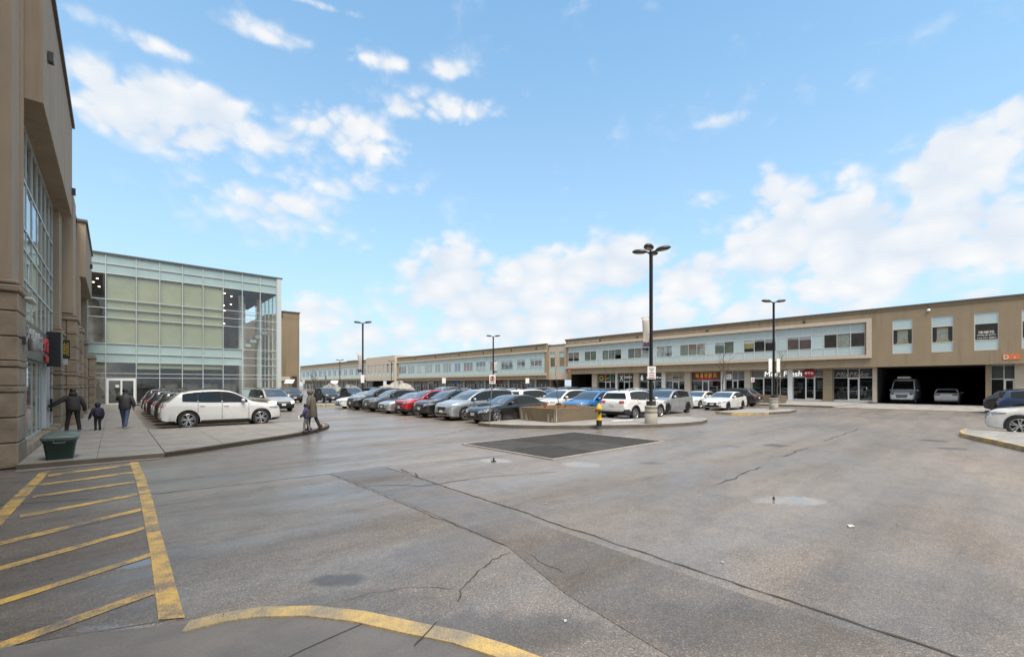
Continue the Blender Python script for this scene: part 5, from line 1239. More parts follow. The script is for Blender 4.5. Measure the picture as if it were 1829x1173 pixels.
def car(kind, label, x, y, heading, paint_name, group=None, dark_rims=False, lit=False, scale=1.0, hscale=1.0, cat=None, clad_paint=False):
    if kind not in KINDS_: KINDS_[kind] = build_kind(kind)
    K = KINDS_[kind]; S = K.S
    nm = {'suv': 'sport_utility_car', 'crossover': 'crossover_car', 'sedan': 'sedan_car', 'minivan': 'minivan', 'old_minivan': 'minivan', 'cargo_van': 'cargo_van'}[kind]
    t = thing(nm, label, cat or ('van' if 'van' in kind else 'car'), (x, y, .004), group, None, R(heading))
    t.scale = (scale, scale, scale * hscale)
    pm = M['paint_' + paint_name]
    def put(name, me, parent, own=None):
        o = bpy.data.objects.new(name, me); COL.objects.link(o); o.parent = parent
        if own:
            for i, mt in own.items(): o.material_slots[i].link = 'OBJECT'; o.material_slots[i].material = mt
        return o
    put('body', K.body, t, {0: pm, 1: pm} if clad_paint else {0: pm})
    for (n, me, sub) in K.parts:
        if me is None: continue
        if sub == 'paint': put(n, me, t, {0: pm})
        elif sub == 'hl' and lit: put(n, me, t, {0: M['headlight_lit']})
        else: put(n, me, t)
    tm, rm = K.wheels[dark_rims]
    for wu in S['wh']:
        for s in (1, -1):
            w = put('wheel', tm, t); w.location = (S['L']/2 - wu, s*(S['W']/2 - .135), S['rw']); w.rotation_euler = (0, random.uniform(0, 6), 0 if s > 0 else PI)
            rim = put('rim', rm, w)
    return t
CG = 'cars parked in the lot'
# left row, noses to +X
car('suv', 'white sport utility car parked at the end of the row beside the sidewalk bulb', 3.92, 25.55, 0, 'white', CG, scale=1.03, hscale=1.03)
car('crossover', 'dark brown crossover with red tail lamps parked next beyond the white car by the sidewalk', 3.75, 28.3, 0, 'brown', CG)
car('suv', 'silver roofed sport utility car parked second beyond the white car by the sidewalk', 3.85, 31.0, 0, 'silver', CG)
car('crossover', 'black crossover parked between the silver and maroon cars by the sidewalk', 3.7, 33.7, 0, 'black', CG)
car('sedan', 'maroon sedan in the row parked beside the sidewalk', 3.8, 36.4, 0, 'maroon', CG)
car('minivan', 'charcoal minivan parked near the glass building end of the sidewalk row', 3.9, 39.2, 0, 'charcoal', CG)
car('suv', 'black sport utility car parked closest to the glass building entrance', 3.8, 42.0, 0, 'black', CG, dark_rims=True)
car('old_minivan', 'old pale silver minivan driving down the aisle with one lamp glowing', 9.0, 38.0, -82, 'champagne', lit=True)
# cars facing the camera by the far island
car('crossover', 'black car with its front to the aisle parked beside the brown stucco block', 15.1, 55.3, -92, 'black', CG)
car('crossover', 'black crossover parked behind the thin sign pole of the yellow island end', 18.2, 52.3, -92, 'black', CG, scale=.98, dark_rims=False)
car('suv', 'charcoal sport utility car between the black crossover and dark brown car behind the island end', 21.8, 54.0, -90, 'charcoal', CG)
car('suv', 'dark brown sport utility car parked in front of the pale snow heap', 24.9, 54.2, -90, 'brown', CG)
# front row, noses to -X
car('sedan', 'shiny black sedan parked beside the planter box with chrome edged grille', 16.2, 18.45, 180, 'black', CG)
car('minivan', 'silver minivan parked between the black sedan and the black sport utility car', 16.25, 21.3, 180, 'silver', CG)
car('suv', 'black sport utility car parked between the silver minivan and the red car', 16.2, 24.0, 180, 'black', CG)
car('crossover', 'red crossover parked in the front row', 16.1, 26.6, 180, 'red', CG, scale=.97)
car('sedan', 'silver grey sedan parked beside the red crossover', 16.3, 29.15, 180, 'silver', CG)
car('suv', 'dark grey sport utility car parked between the silver grey sedan and the big black car', 16.2, 31.75, 180, 'grey', CG, scale=.98)
car('suv', 'black sport utility car with black wheels at the far end of the front row', 16.3, 34.7, 180, 'black', CG, dark_rims=True, scale=1.03)
car('sedan', 'white sedan half hidden behind the black wheeled car at the row end', 16.4, 37.6, 180, 'white', CG)
# second row
car('crossover', 'white crossover with dark cladding parked tail out behind the yellow hydrant', 23.35, 15.05, 0, 'white', CG)
car('crossover', 'bright blue crossover parked between two white crossovers', 22.5, 17.45, 180, 'blue', CG, scale=.97, dark_rims=True)
car('crossover', 'white crossover parked nose out beside the bright blue one', 22.4, 19.95, 180, 'white', CG, clad_paint=True)
car('crossover', 'white crossover parked tail out behind the black sedan showing tall red lamps', 22.2, 22.6, 0, 'white', CG, clad_paint=True)
car('suv', 'dark grey sport utility car behind the silver minivan in the second row', 22.4, 25.4, 180, 'grey', CG)
car('minivan', 'white minivan parked behind the red crossover in the second row', 22.4, 28.1, 180, 'white', CG)
car('suv', 'silver sport utility car parked behind the silver grey sedan in the second row', 22.4, 30.8, 0, 'silver', CG)
car('crossover', 'maroon crossover parked behind the dark grey sport utility car', 22.4, 33.5, 180, 'maroon', CG)
# third and fourth rows
car('suv', 'silver sport utility car with black wheels parked side on beyond the tall lamp post', 29.3, 16.3, 180, 'silver', CG, dark_rims=True, clad_paint=True)
car('suv', 'silver crossover parked just behind the side on silver car', 29.4, 19.1, 180, 'silver', CG)
car('crossover', 'black roofed crossover parked behind the white tail out crossover with cladding', 29.4, 21.8, 0, 'black', CG)
car('sedan', 'white sedan in the third row behind the blue crossover', 29.4, 24.5, 180, 'white', CG)
car('suv', 'charcoal sport utility car in the third row behind the nose out white crossover', 29.4, 27.2, 180, 'charcoal', CG)
car('minivan', 'grey minivan in the third row with a low roof rack', 29.4, 29.9, 180, 'grey', CG)
car('suv', 'white sport utility car in the third row far beyond the planter box', 29.4, 32.7, 0, 'white', CG)
car('sedan', 'white sedan with black intake facing the lane behind the half yellow island', 37.2, 15.5, 180, 'white', CG, dark_rims=True)
car('sedan', 'white sedan parked directly behind the lane facing white sedan', 38.4, 18.3, 180, 'white', CG)
car('crossover', 'charcoal crossover in the fourth row behind the side on silver car', 37.3, 21.2, 180, 'charcoal', CG)
car('suv', 'white sport utility car in the fourth row before the beige shop sign', 37.3, 24.1, 180, 'white', CG)
car('suv', 'navy sport utility car in the fourth row before the dark bottle sign shop', 37.3, 27.0, 0, 'navy', CG)
car('crossover', 'silver crossover in the fourth row before the green lettered shop', 37.3, 30.0, 180, 'silver', CG)
car('minivan', 'black minivan in the fourth row before the dark passage', 37.3, 33.2, 180, 'black', CG)
car('crossover', 'white crossover at the far end of the fourth row', 37.3, 36.4, 180, 'white', CG)
car('suv', 'black sport utility car parked at the pavement by the square logo shop', 44.0, 17.6, 90, 'black', CG)
car('suv', 'white sport utility car parked far off before the middle block', 30.5, 44.0, 180, 'white', CG)
car('minivan', 'silver minivan parked far off before the middle block', 30.5, 47.0, 180, 'silver', CG)
car('crossover', 'black crossover parked far off before the middle block', 37.5, 45.5, 180, 'black', CG)
# right edge and the passage
car('suv', 'white crossover nosing in at the edge of the lot beside the yellow kerbed island', 27.35, -1.75, 90, 'white', CG, scale=1.03, clad_paint=True)
car('crossover', 'navy blue crossover parked tail out behind the white crossover at the lot edge', 42.6, -1.75, -90, 'navy', CG)
car('suv', 'dark grey sport utility car with silver rails beyond the navy blue crossover', 46.4, -1.1, -90, 'charcoal', CG)
vn = car('cargo_van', 'white high roofed cargo van standing in the dark drive through passage', 63.9, 7.5, 180, 'white')
q = MB(); q.box(.2, 1.6, -.5, .5, 2.67, 2.86, 'white_panel'); o = link('roof_unit', q.mesh('roof_unit')); o.parent = vn
car('suv', 'white car seen from behind in the dark drive through passage', 64.4, 4.25, 0, 'white', clad_paint=True)

# ================================================================== STREET FURNITURE
def lamp_post(label, x, y, heads, H=8.3, base=True, rot=0., sign=None, banner=None):
    t = thing('lamp_post', label, 'lamp post', (x, y, 0), 'parking lot lamp posts')
    z0 = .15
    if base:
        mb = MB(); mb.lathe([(.29, 0), (.30, .03), (.30, .46), (.285, .48), (.285, .52), (.30, .54), (.30, .66), (.285, .68), (.285, .71), (.30, .73), (.30, .83), (.27, .86)], 20, 'z', (x, y, z0), 'post_base'); part('concrete_base', mb, t, 40)
        pbox('base_cover', x - .17, x + .17, y - .17, y + .17, z0 + .86, z0 + 1.08, 'lamp_metal', t, .02)
    mb = MB(); mb.box(x - .062, x + .062, y - .062, y + .062, z0 + (1.08 if base else 0), H - .12, 'black_metal'); part('pole', mb, t)
    for a in heads:
        a = R(a + rot); c, s = math.cos(a), math.sin(a); mb = MB(); rows = []
        n = 12
        for i, (k, zz) in enumerate(((.02, .02), (.7, .0), (1.0, .06), (.97, .10), (.75, .155), (.3, .18), (.02, .185))):
            rows.append([])
            for j in range(n):
                f = 2*PI*j/n; lx = .55 + .36*k*math.cos(f); ly = .23*k*math.sin(f); lz = H - .14 + zz + .09*lx
                rows[-1].append((x + lx*c - ly*s, y + lx*s + ly*c, lz))
        mb.grid(rows, 'lamp_metal', True)
        mb.tube([(x, y, H - .15), (x + .25*c, y + .25*s, H - .06)], .045, 6, 'lamp_metal'); hd = part('lamp_head', mb, t, 50)
        lb_ = MB(); rw_ = []
        for k in (.03, .62):
            rw_.append([(x + (.55 + .34*k*math.cos(f))*c - .21*k*math.sin(f)*s, y + (.55 + .34*k*math.cos(f))*s + .21*k*math.sin(f)*c, H - .150 + .09*(.55 + .34*k*math.cos(f))) for f in [2*PI*j/12 for j in range(12)]])
        lb_.grid(rw_, 'lens', True); part('lens', lb_, t)
    return t
IMR = Vector((CP, -SP, 0))                                # a board's width direction when it is read from the lot entrance
def board(name, parent, x, y, z0, z1, w, mat, th=.012, off=0., d=IMR):
    n = Vector((-d.y, d.x, 0)) * -1
    mb = MB(); c = Vector((x, y, 0)) + n*off
    p = [c + d*(-w/2), c + d*(w/2), c + d*(w/2) + n*-th, c + d*(-w/2) + n*-th]
    mb.prism([(q.x, q.y) for q in p], z0, z1, mat); return part(name, mb, parent)
LX, LY = 19.17, 11.45
l1 = lamp_post('tall black lamp post with four lamp heads, banner and notice on the planter island', LX, LY, (0, 180, 90, 270), 8.45, rot=20)
fn = Vector((-SP, -CP, 0))
sgx, sgy = LX + fn.x*.09, LY + fn.y*.09
nb = board('notice_board', l1, sgx, sgy, 2.28, 2.88, .39, 'white_sign')
for k, (z, w, mt) in enumerate(((2.78, .24, 'sign_ink'), (2.70, .22, 'sign_ink'), (2.63, .1, 'sign_ink'), (2.56, .28, 'sign_ink'), (2.47, .26, 'sign_red'), (2.40, .26, 'sign_red'), (2.33, .3, 'sign_ink'))): board('notice_line', nb, sgx, sgy, z - .014, z + .014, w, mt, .003, .006)
simple('banner_cloth', (.50, .47, .44), .8, var=.08, scale=4); simple('banner_navy', (.035, .03, .075), .7); simple('banner_gold', (.50, .34, .05), .7); simple('banner_pink', (.55, .25, .35), .7)
def banner(parent, x, y, ztop, zbot, w, side):
    d = IMR * side
    mb = MB(); rows = []
    for j in range(11):
        t = j/10; z = ztop + (zbot - ztop)*t; ww = w*(1 - .22*math.sin(t*PI*.6)); rows.append([])
        for i in range(6):
            s = i/5; p = Vector((x, y, z)) + d*(.09 + ww*s) + fn*(.05*math.sin(t*4 + s*2)); rows[-1].append((p.x, p.y, p.z + .05*s*side*(1-t)))
    mb.grid(rows, 'banner_cloth'); bn = part('banner', mb, parent, 60)
    bn.modifiers.new('thickness', 'SOLIDIFY').thickness = .006
    h = ztop - zbot
    def strip(a, b_, s0, s1, mt, off=.03):
        q = MB(); p0 = Vector((x, y, 0)) + d*(.09 + w*s0) + fn*(.08 + off); p1 = Vector((x, y, 0)) + d*(.09 + w*s1*.86) + fn*(.08 + off)
        q.prism([(p0.x, p0.y), (p1.x, p1.y), (p1.x - fn.x*.004, p1.y - fn.y*.004), (p0.x - fn.x*.004, p0.y - fn.y*.004)], zbot + h*a, zbot + h*b_, mt); part('banner_print', q, bn)
    strip(.0, .14, .02, 1.0, 'banner_navy'); strip(.10, .20, .38, .6, 'banner_pink', .036); strip(.18, .31, .3, .42, 'banner_gold'); strip(.18, .31, .46, .58, 'banner_gold'); strip(.18, .31, .62, .74, 'banner_gold')
    for s in (.12, .42, .72): strip(.37, .42, s, s + .12, 'band_grey')
    for z in (ztop + .01, zbot - .02):
        q = MB(); p = Vector((x, y, z)); q.tube([p, p + d*(w + .12) + Vector((0, 0, .05*side if z > zbot else 0))], .012, 5, 'black_metal'); part('banner_arm', q, parent)
banner(l1, LX, LY, 5.22, 3.85, .36, -1)
l2 = lamp_post('black lamp post with two heads and white boards on the half yellow island', 36.93, 11.82, (48, 228), 8.3, rot=-90)
board('white_board', l2, 36.93 - .22 + fn.x*.09, 11.82 + .2 + fn.y*.09, 2.95, 3.95, .26, 'white_sign'); board('white_board', l2, 36.93 + .22 + fn.x*.09, 11.82 - .2 + fn.y*.09, 2.95, 3.95, .26, 'white_sign')
a, c = rxy(648); d = 44.8; l3 = lamp_post('black lamp post with two heads and a pale banner behind the far parked cars', a*d, c*d, (48, 228), 8.3, rot=-90); banner(l3, a*d, c*d, 5.15, 3.3, .45, -1); board('white_board', l3, a*d + fn.x*.09, c*d + fn.y*.09, 2.2, 3.0, .35, 'white_sign')
a, c = rxy(881); d = 57.3; l4 = lamp_post('slender black lamp post with two heads before the middle block', a*d, c*d, (48, 228), 8.3, rot=-90); banner(l4, a*d, c*d, 4.9, 3.6, .45, 1)
a, c = rxy(699); d = 117; lamp_post('small distant lamp post before the cream link', a*d, c*d, (48, 228), 8.3, rot=-90, base=False)
a, c = rxy(607); d = 100; lamp_post('distant lamp post before the farthest shop block', a*d, c*d, (48, 228), 7.6, rot=-90, base=False)

# --- leaning no parking sign pole at the island tip
def sign_pole(label, x, y, z0, h, lean, sz, w, marks=True, mat='white_sign'):
    t = thing('sign_post', label, 'sign', (x, y, 0)); top = Vector((x, y, z0 + h)) + IMR*lean
    mb = MB(); mb.tube([(x, y, z0), tuple(top)], .025, 7, 'steel_pole'); part('pole', mb, t, 40)
    zb_ = z0 + h - sz; px_ = x + IMR.x*lean*.95 + fn.x*.035; py_ = y + IMR.y*lean*.95 + fn.y*.035
    bd = board('sign_board', t, px_, py_, zb_, z0 + h + .02, w, mat)
    if marks:
        q = MB(); zc = zb_ + sz*.64; r0 = w*.30; pts = []
        for i in range(17):
            f = 2*PI*i/16; p = Vector((px_, py_, zc)) + IMR*(r0*math.cos(f)) + Vector((0, 0, r0*math.sin(f))) + fn*.006; pts.append(tuple(p))
        q.tube(pts, .022, 5, 'sign_red', False); part('no_parking_ring', q, bd); board('sign_mark', bd, px_, py_, zc - .06, zc + .06, .06, 'sign_ink', .003, .008)
        for k in range(2): board('sign_mark', bd, px_, py_, zb_ + .06 + k*.08, zb_ + .09 + k*.08, w*.7, 'sign_ink', .003, .006)
    return t
x, y, _ = G(874, 755, .15); sign_pole('leaning steel pole with a no parking sign at the island tip by the black sedan', x, y, .15, 2.32, .16, .42, .30)
x, y, _ = G(582, 727, .15); sign_pole('thin bare steel sign pole on the yellow kerbed island end', x, y, .15, 2.6, 0, .3, .12, False, 'steel_pole')
x, y, _ = G(1344, 718, .15); sign_pole('white parking sign on a pole by the black car near the square logo shop', x, y, .15, 2.6, 0, .45, .35)
for px, dd, lab in ((793, 60, 'white sign on a pole before the middle block'), (942, 62, 'white sign on a pole above the white crossover roof'), (542, 80, 'white sign on a pole beside the brown stucco block')):
    a, c = rxy(px); sign_pole(lab, a*dd, c*dd, .0, 2.9, 0, .7, .5, False)
# slanted white map boards
for px, dd, lab in ((517, 62, 'slanted white information board on a post beside the brown stucco block'), (597, 78, 'slanted white information board on a post before the pale snow heap')):
    a, c = rxy(px); x, y = a*dd, c*dd; t = thing('information_board', lab, 'sign', (x, y, 0))
    q = MB(); q.tube([(x, y, 0), (x, y, 2.4)], .06, 8, 'steel_pole'); part('post', q, t, 40)
    q = MB(); p = Vector((x, y, 2.45)); u = IMR*.62; v = Vector((fn.x*-.3, fn.y*-.3, .28)); nrm = u.cross(v).normalized()*.03
    i0 = [p - u - v, p + u - v, p + u + v, p - u + v]; q.v = [tuple(e) for e in i0] + [tuple(e + nrm) for e in i0]; q.f = [(3,2,1,0),(4,5,6,7),(0,1,5,4),(1,2,6,5),(2,3,7,6),(3,0,4,7)]; q.slot('white_sign'); q.m = [0]*6; part('panel', q, t)

# --- fire hydrant
hx, hy, _ = G(1070, 760.5, .15)
hy_t = thing('fire_hydrant', 'yellow fire hydrant with black base and black side cap on the planter island', 'hydrant', (hx, hy, 0))
mb = MB(); mb.lathe([(.125, 0), (.125, .24), (.11, .245)], 14, 'z', (hx, hy, .15), 'hydrant_black'); part('base', mb, hy_t, 40)
mb = MB(); mb.lathe([(.10, 0), (.145, .02), (.145, .07), (.10, .09), (.105, .5), (.135, .52), (.135, .57), (.115, .60), (.10, .68), (.055, .74), (.035, .745), (.035, .80), (.005, .805)], 16, 'z', (hx, hy, .39), 'hydrant_yellow'); part('barrel', mb, hy_t, 40)
mb = MB(); p = Vector((hx, hy, .79)); mb.tube([p + fn*.06, p + fn*.17], .075, 12, 'hydrant_black'); mb.tube([p + fn*.17, p + fn*.2], .04, 6, 'hydrant_black'); part('pumper_cap', mb, hy_t, 40)
for s in (1, -1):
    mb = MB(); p = Vector((hx, hy, .83)); mb.tube([p + IMR*s*.06, p + IMR*s*.17], .05, 10, 'hydrant_black'); part('side_cap', mb, hy_t, 40)

# --- concrete planter boxes
def planter(label, corners, z0, h, streaks=True):
    t = thing('planter_box', label, 'planter', (sum(c[0] for c in corners)/4, sum(c[1] for c in corners)/4, 0))
    ctr = Vector((sum(c[0] for c in corners)/4, sum(c[1] for c in corners)/4)); mb = MB()
    out_b = [Vector(c) for c in corners]; out_t = [ctr + (p - ctr)*1.04 for p in out_b]; inn = [ctr + (p - ctr)*.90 for p in out_b]
    for k in range(4):
        q = (k+1) % 4
        mb.face([(*out_b[k], z0), (*out_b[q], z0), (*out_t[q], z0 + h), (*out_t[k], z0 + h)], 'planter_concrete'); mb.face([(*out_t[k], z0 + h), (*out_t[q], z0 + h), (*inn[q], z0 + h), (*inn[k], z0 + h)], 'planter_concrete'); mb.face([(*inn[k], z0 + h), (*inn[q], z0 + h), (*inn[q], z0 + h - .2), (*inn[k], z0 + h - .2)], 'planter_concrete')
    part('box', mb, t)
    mb = MB(); mb.face([(*p, z0 + h - .06) for p in inn], 'soil'); part('soil', mb, t)
    rnd = random.Random(3); gm = MB()
    for i in range(900):
        s, r = rnd.random(), rnd.random(); p = (inn[0]*(1-s) + inn[1]*s)*(1-r) + (inn[3]*(1-s) + inn[2]*s)*r; hh = rnd.uniform(.05, .24) * (1.6 if rnd.random() < .08 else 1); a = rnd.uniform(0, 6.28); w = .010; lx, ly = rnd.uniform(-.12, .12), rnd.uniform(-.12, .12)
        gm.face([(p.x - w*math.cos(a), p.y - w*math.sin(a), z0 + h - .07), (p.x + w*math.cos(a), p.y + w*math.sin(a), z0 + h - .07), (p.x + lx, p.y + ly, z0 + h - .06 + hh)], 'dry_grass')
    tag(part('dry_planting', gm, t), kind='stuff')
    if streaks:
        rnd = random.Random(5)
        for k in (0, 3):
            A, B = out_b[k], out_b[(k+1) % 4]; A2, B2 = out_t[k], out_t[(k+1) % 4]
            nrm = Vector((B.y - A.y, -(B.x - A.x))).normalized() * .006
            for (s0, s1, hh) in (((.03, .10, .98), (.16, .24, .55), (.30, .33, .3), (.78, .84, .62), (.95, .99, .98), (.88, .94, .35)) if k == 3 else ((.0, .025, .98),)):
                lo0, lo1 = A.lerp(B, s0) + nrm, A.lerp(B, s1) + nrm; hi_ = A2.lerp(B2, (s0+s1)/2 - .008)*hh + A.lerp(B, (s0+s1)/2)*(1-hh) + nrm; hi2 = A2.lerp(B2, (s0+s1)/2 + .008)*hh + A.lerp(B, (s0+s1)/2)*(1-hh) + nrm
                q = MB(); q.face([(*lo0, z0 + .03), (*lo1, z0 + .03), (*hi2, z0 + h*hh), (*hi_, z0 + h*hh)], 'efflorescence'); part('lime_streak', q, t)
    return t
planter('brown concrete planter box with dry grass on the island beside the hydrant', [(16.05, 14.75), (19.3, 14.75), (19.3, 17.3), (16.05, 17.3)][::1], .15, .68)
planter('low concrete planter box before the white lettered dessert shop', [(49.6, 15.3), (51.4, 15.3), (51.4, 19.2), (49.6, 19.2)], .14, .75)
q = MB(); q.prism([(18.6, 13.2), (19.8, 12.9), (20.6, 13.3), (19.6, 13.7), (18.8, 13.6)], .15, .175, 'snow_patch'); tag(part('snow_patch', q, None), 'thin patch of leftover snow on the island beside the planter box', 'snow')

# --- green bin
bx, by, _ = G(108, 818, .13)
bn = thing('waste_bin', 'dark green lidded plastic bin standing on the sidewalk by the stone pillar', 'bin', (bx, by, SZ))
def rring(cx, cy, hx_, hy_, z, r=.06):
    pts = []
    for (sx, sy, a0) in ((1, 1, 0), (-1, 1, 90), (-1, -1, 180), (1, -1, 270)):
        for k in range(4):
            a = R(a0 + k*30); pts.append((cx + sx*(hx_ - r) + r*math.cos(a), cy + sy*(hy_ - r) + r*math.sin(a), z))
    return pts
mb = MB(); rows = [rring(bx, by, .24, .27, SZ), rring(bx, by, .29, .32, SZ + .42), rring(bx, by, .31, .34, SZ + .44), rring(bx, by, .31, .34, SZ + .50)]; mb.grid(rows, 'bin_green', True); mb.f.append(tuple(range(16))[::-1]); mb.m.append(0); part('tub', mb, bn, 40)
mb = MB(); rows = [rring(bx, by, .335, .365, SZ + .49), rring(bx, by, .345, .375, SZ + .55), rring(bx, by, .29, .32, SZ + .63, .1), rring(bx, by, .15, .18, SZ + .655, .1)]; mb.grid(rows, 'bin_lid', True); mb.f.append(tuple(range(48, 64))); mb.m.append(0); part('lid', mb, bn, 40)
mb = MB(); mb.tube([(bx - .1, by - .37, SZ + .46), (bx - .1, by - .40, SZ + .43), (bx + .1, by - .40, SZ + .43), (bx + .1, by - .37, SZ + .46)], .015, 6, 'bin_lid'); part('handle', mb, bn, 40)

# --- snow heaps
def heap(label, x, y, rx, ry, h, seed, mat='snow'):
    rnd = random.Random(seed); ph = [rnd.uniform(0, 6.28) for _ in range(12)]; mb = MB(); rows = []
    for i in range(15):
        k = i/14; row = []
        for j in range(36):
            f = 2*PI*j/36; bump = 1 + .16*math.sin(2*f + ph[0]) + .12*math.sin(3*f + ph[1]) + .07*math.sin(7*f + ph[2])
            zz = h*(1 - k**1.6)*(1 + .16*math.sin(5*f + 6*k + ph[3]) + .12*math.sin(9*f - 7*k + ph[4])) + rnd.uniform(-.12, .12)*(1 if 0 < i < 14 else 0)
            row.append((x + rx*k*bump*math.cos(f) + rnd.uniform(-.1, .1), y + ry*k*bump*math.sin(f) + rnd.uniform(-.1, .1), max(-.05, zz) if i < 14 else -.1))
        rows.append(row)
    mb.grid(rows, mat, True); return tag(part('snow_heap', mb, None, 50), label, 'snow heap')
simple('snow_grey', (.27, .26, .245), .85, var=.12, scale=.8, bump=.6, bscale=3)
a, c = rxy(712); d = 84; heap('tall dirty brown snow heap before the cream link', a*d, c*d, 4.6, 4.6, 2.3, 1); a, c = rxy(680); heap('lower dirty snow heap beside the tall one', a*d, c*d, 2.6, 2.6, 1.4, 2)
a, c = rxy(592); d = 74; heap('pale grey snow heap behind the black crossover', a*d, c*d, 2.6, 2.6, 1.9, 3, 'snow_grey'); a, c = rxy(626); heap('pale grey snow heap behind the charcoal sport utility car', a*d, c*d, 2.4, 2.4, 1.7, 4, 'snow_grey')

# --- bare trees
def bare_tree(label, x, y, z0, h, seed, group='bare street trees', leaves=True, rk=1.0, nl=11):
    rnd = random.Random(seed); t = thing('bare_tree', label, 'tree', (x, y, z0), group); tr = MB(); cr = MB()
    def limb(p, d, ln, r, lev):
        pts = [p]; q = p.copy(); dd = d.copy(); n = 4
        for i in range(n):
            dd = (dd + Vector((rnd.uniform(-.18, .18), rnd.uniform(-.18, .18), rnd.uniform(-.02, .14)))).normalized(); q = q + dd*ln/n; pts.append(q.copy())
        cr.tube(pts, [r*(1 - .7*i/n) for i in range(n+1)], 4 if lev else 5, 'bark', False)
        if lev < 3:
            for k in range(rnd.randint(3, 4)):
                i = rnd.randint(1, n); a = rnd.uniform(0, 6.28); nd = (dd + Vector((math.cos(a), math.sin(a), rnd.uniform(0, .5)))*.75).normalized(); limb(pts[i], nd, ln*rnd.uniform(.45, .68), r*.5, lev + 1)
        elif leaves and rnd.random() < .5:
            p2 = pts[-1]; w = .05; cr.face([tuple(p2), tuple(p2 + Vector((w, 0, -w))), tuple(p2 + Vector((0, w, -w*1.4)))], 'dry_grass')
    pts = [Vector((x, y, z0)) + Vector((rnd.uniform(-.04, .04)*i, rnd.uniform(-.04, .04)*i, h*.62*i/5)) for i in range(6)]
    tr.tube(pts, [.075*rk, .068*rk, .06*rk, .052*rk, .045*rk, .036*rk], 8, 'bark'); part('trunk', tr, t, 60)
    for k in range(nl):
        f = .48 + min(.5, .52*k/10); i = min(4, int(f*5)); p = pts[i].lerp(pts[i+1], f*5 - i); a = k*2.4 + rnd.uniform(-.4, .4); limb(p, Vector((math.cos(a), math.sin(a), .8 + .5*f)).normalized(), h*rnd.uniform(.17, .25), .022*rk, 1)
    limb(pts[-1], Vector((0, 0, 1)), h*.36, .03*rk, 1)
    tag(part('crown', cr, t), None, None, None, None); return t
a, c = rxy(1291); d = 47; bare_tree('bare young tree with a twiggy crown before the amber lettered shop', a*d, c*d, .14, 5.9, 4)
a, c = rxy(1389); d = 44; bare_tree('bare slender tree behind the two headed lamp post on the shop pavement', a*d, c*d, .14, 5.0, 5)
x, y, _ = G(993, 738, .7); bare_tree('thin leafless sapling standing in the planter box', 17.6, 16.0, .75, 3.0, 6, leaves=False, rk=.28, nl=3)
a, c = rxy(560); d = 70; bare_tree('bare tree between the white information boards', a*d, c*d, .0, 4.4, 8)

# ================================================================== PEOPLE
def skin_mesh(verts, edges, rad, mat, sub=2):
    me = bpy.data.meshes.new('s'); me.from_pydata([tuple(v) for v in verts], edges, []); o = bpy.data.objects.new('s', me); COL.objects.link(o)
    sk = o.modifiers.new('skin', 'SKIN'); sk.use_smooth_shade = True; sk.branch_smoothing = .6
    for i, v in enumerate(me.skin_vertices[0].data):
        r = rad[i]; v.radius = r if isinstance(r, tuple) else (r, r); v.use_root = (i == 0)
    ss = o.modifiers.new('sub', 'SUBSURF'); ss.levels = sub; ss.render_levels = sub
    dg = bpy.context.evaluated_depsgraph_get(); dg.update(); r = bpy.data.meshes.new_from_object(o.evaluated_get(dg)); bpy.data.objects.remove(o)
    r.materials.clear(); r.materials.append(M[mat]); return r
def ellipsoid(c, rx, ry, rz, mat, n=14, m_=9, zmin=-1.):
    mb = MB(); rows = []
    for i in range(m_ + 1):
        t = max(zmin, -1) ; zz = t + (1 - t)*i/m_; r = math.sqrt(max(.0004, 1 - zz*zz)); rows.append([(c[0] + rx*r*math.cos(2*PI*j/n), c[1] + ry*r*math.sin(2*PI*j/n), c[2] + rz*zz) for j in range(n)])
    mb.grid(rows, mat, True); mb.f.append(tuple(range(n))[::-1]); mb.m.append(0); mb.f.append(tuple(range(len(mb.v) - n, len(mb.v)))); mb.m.append(0); return mb
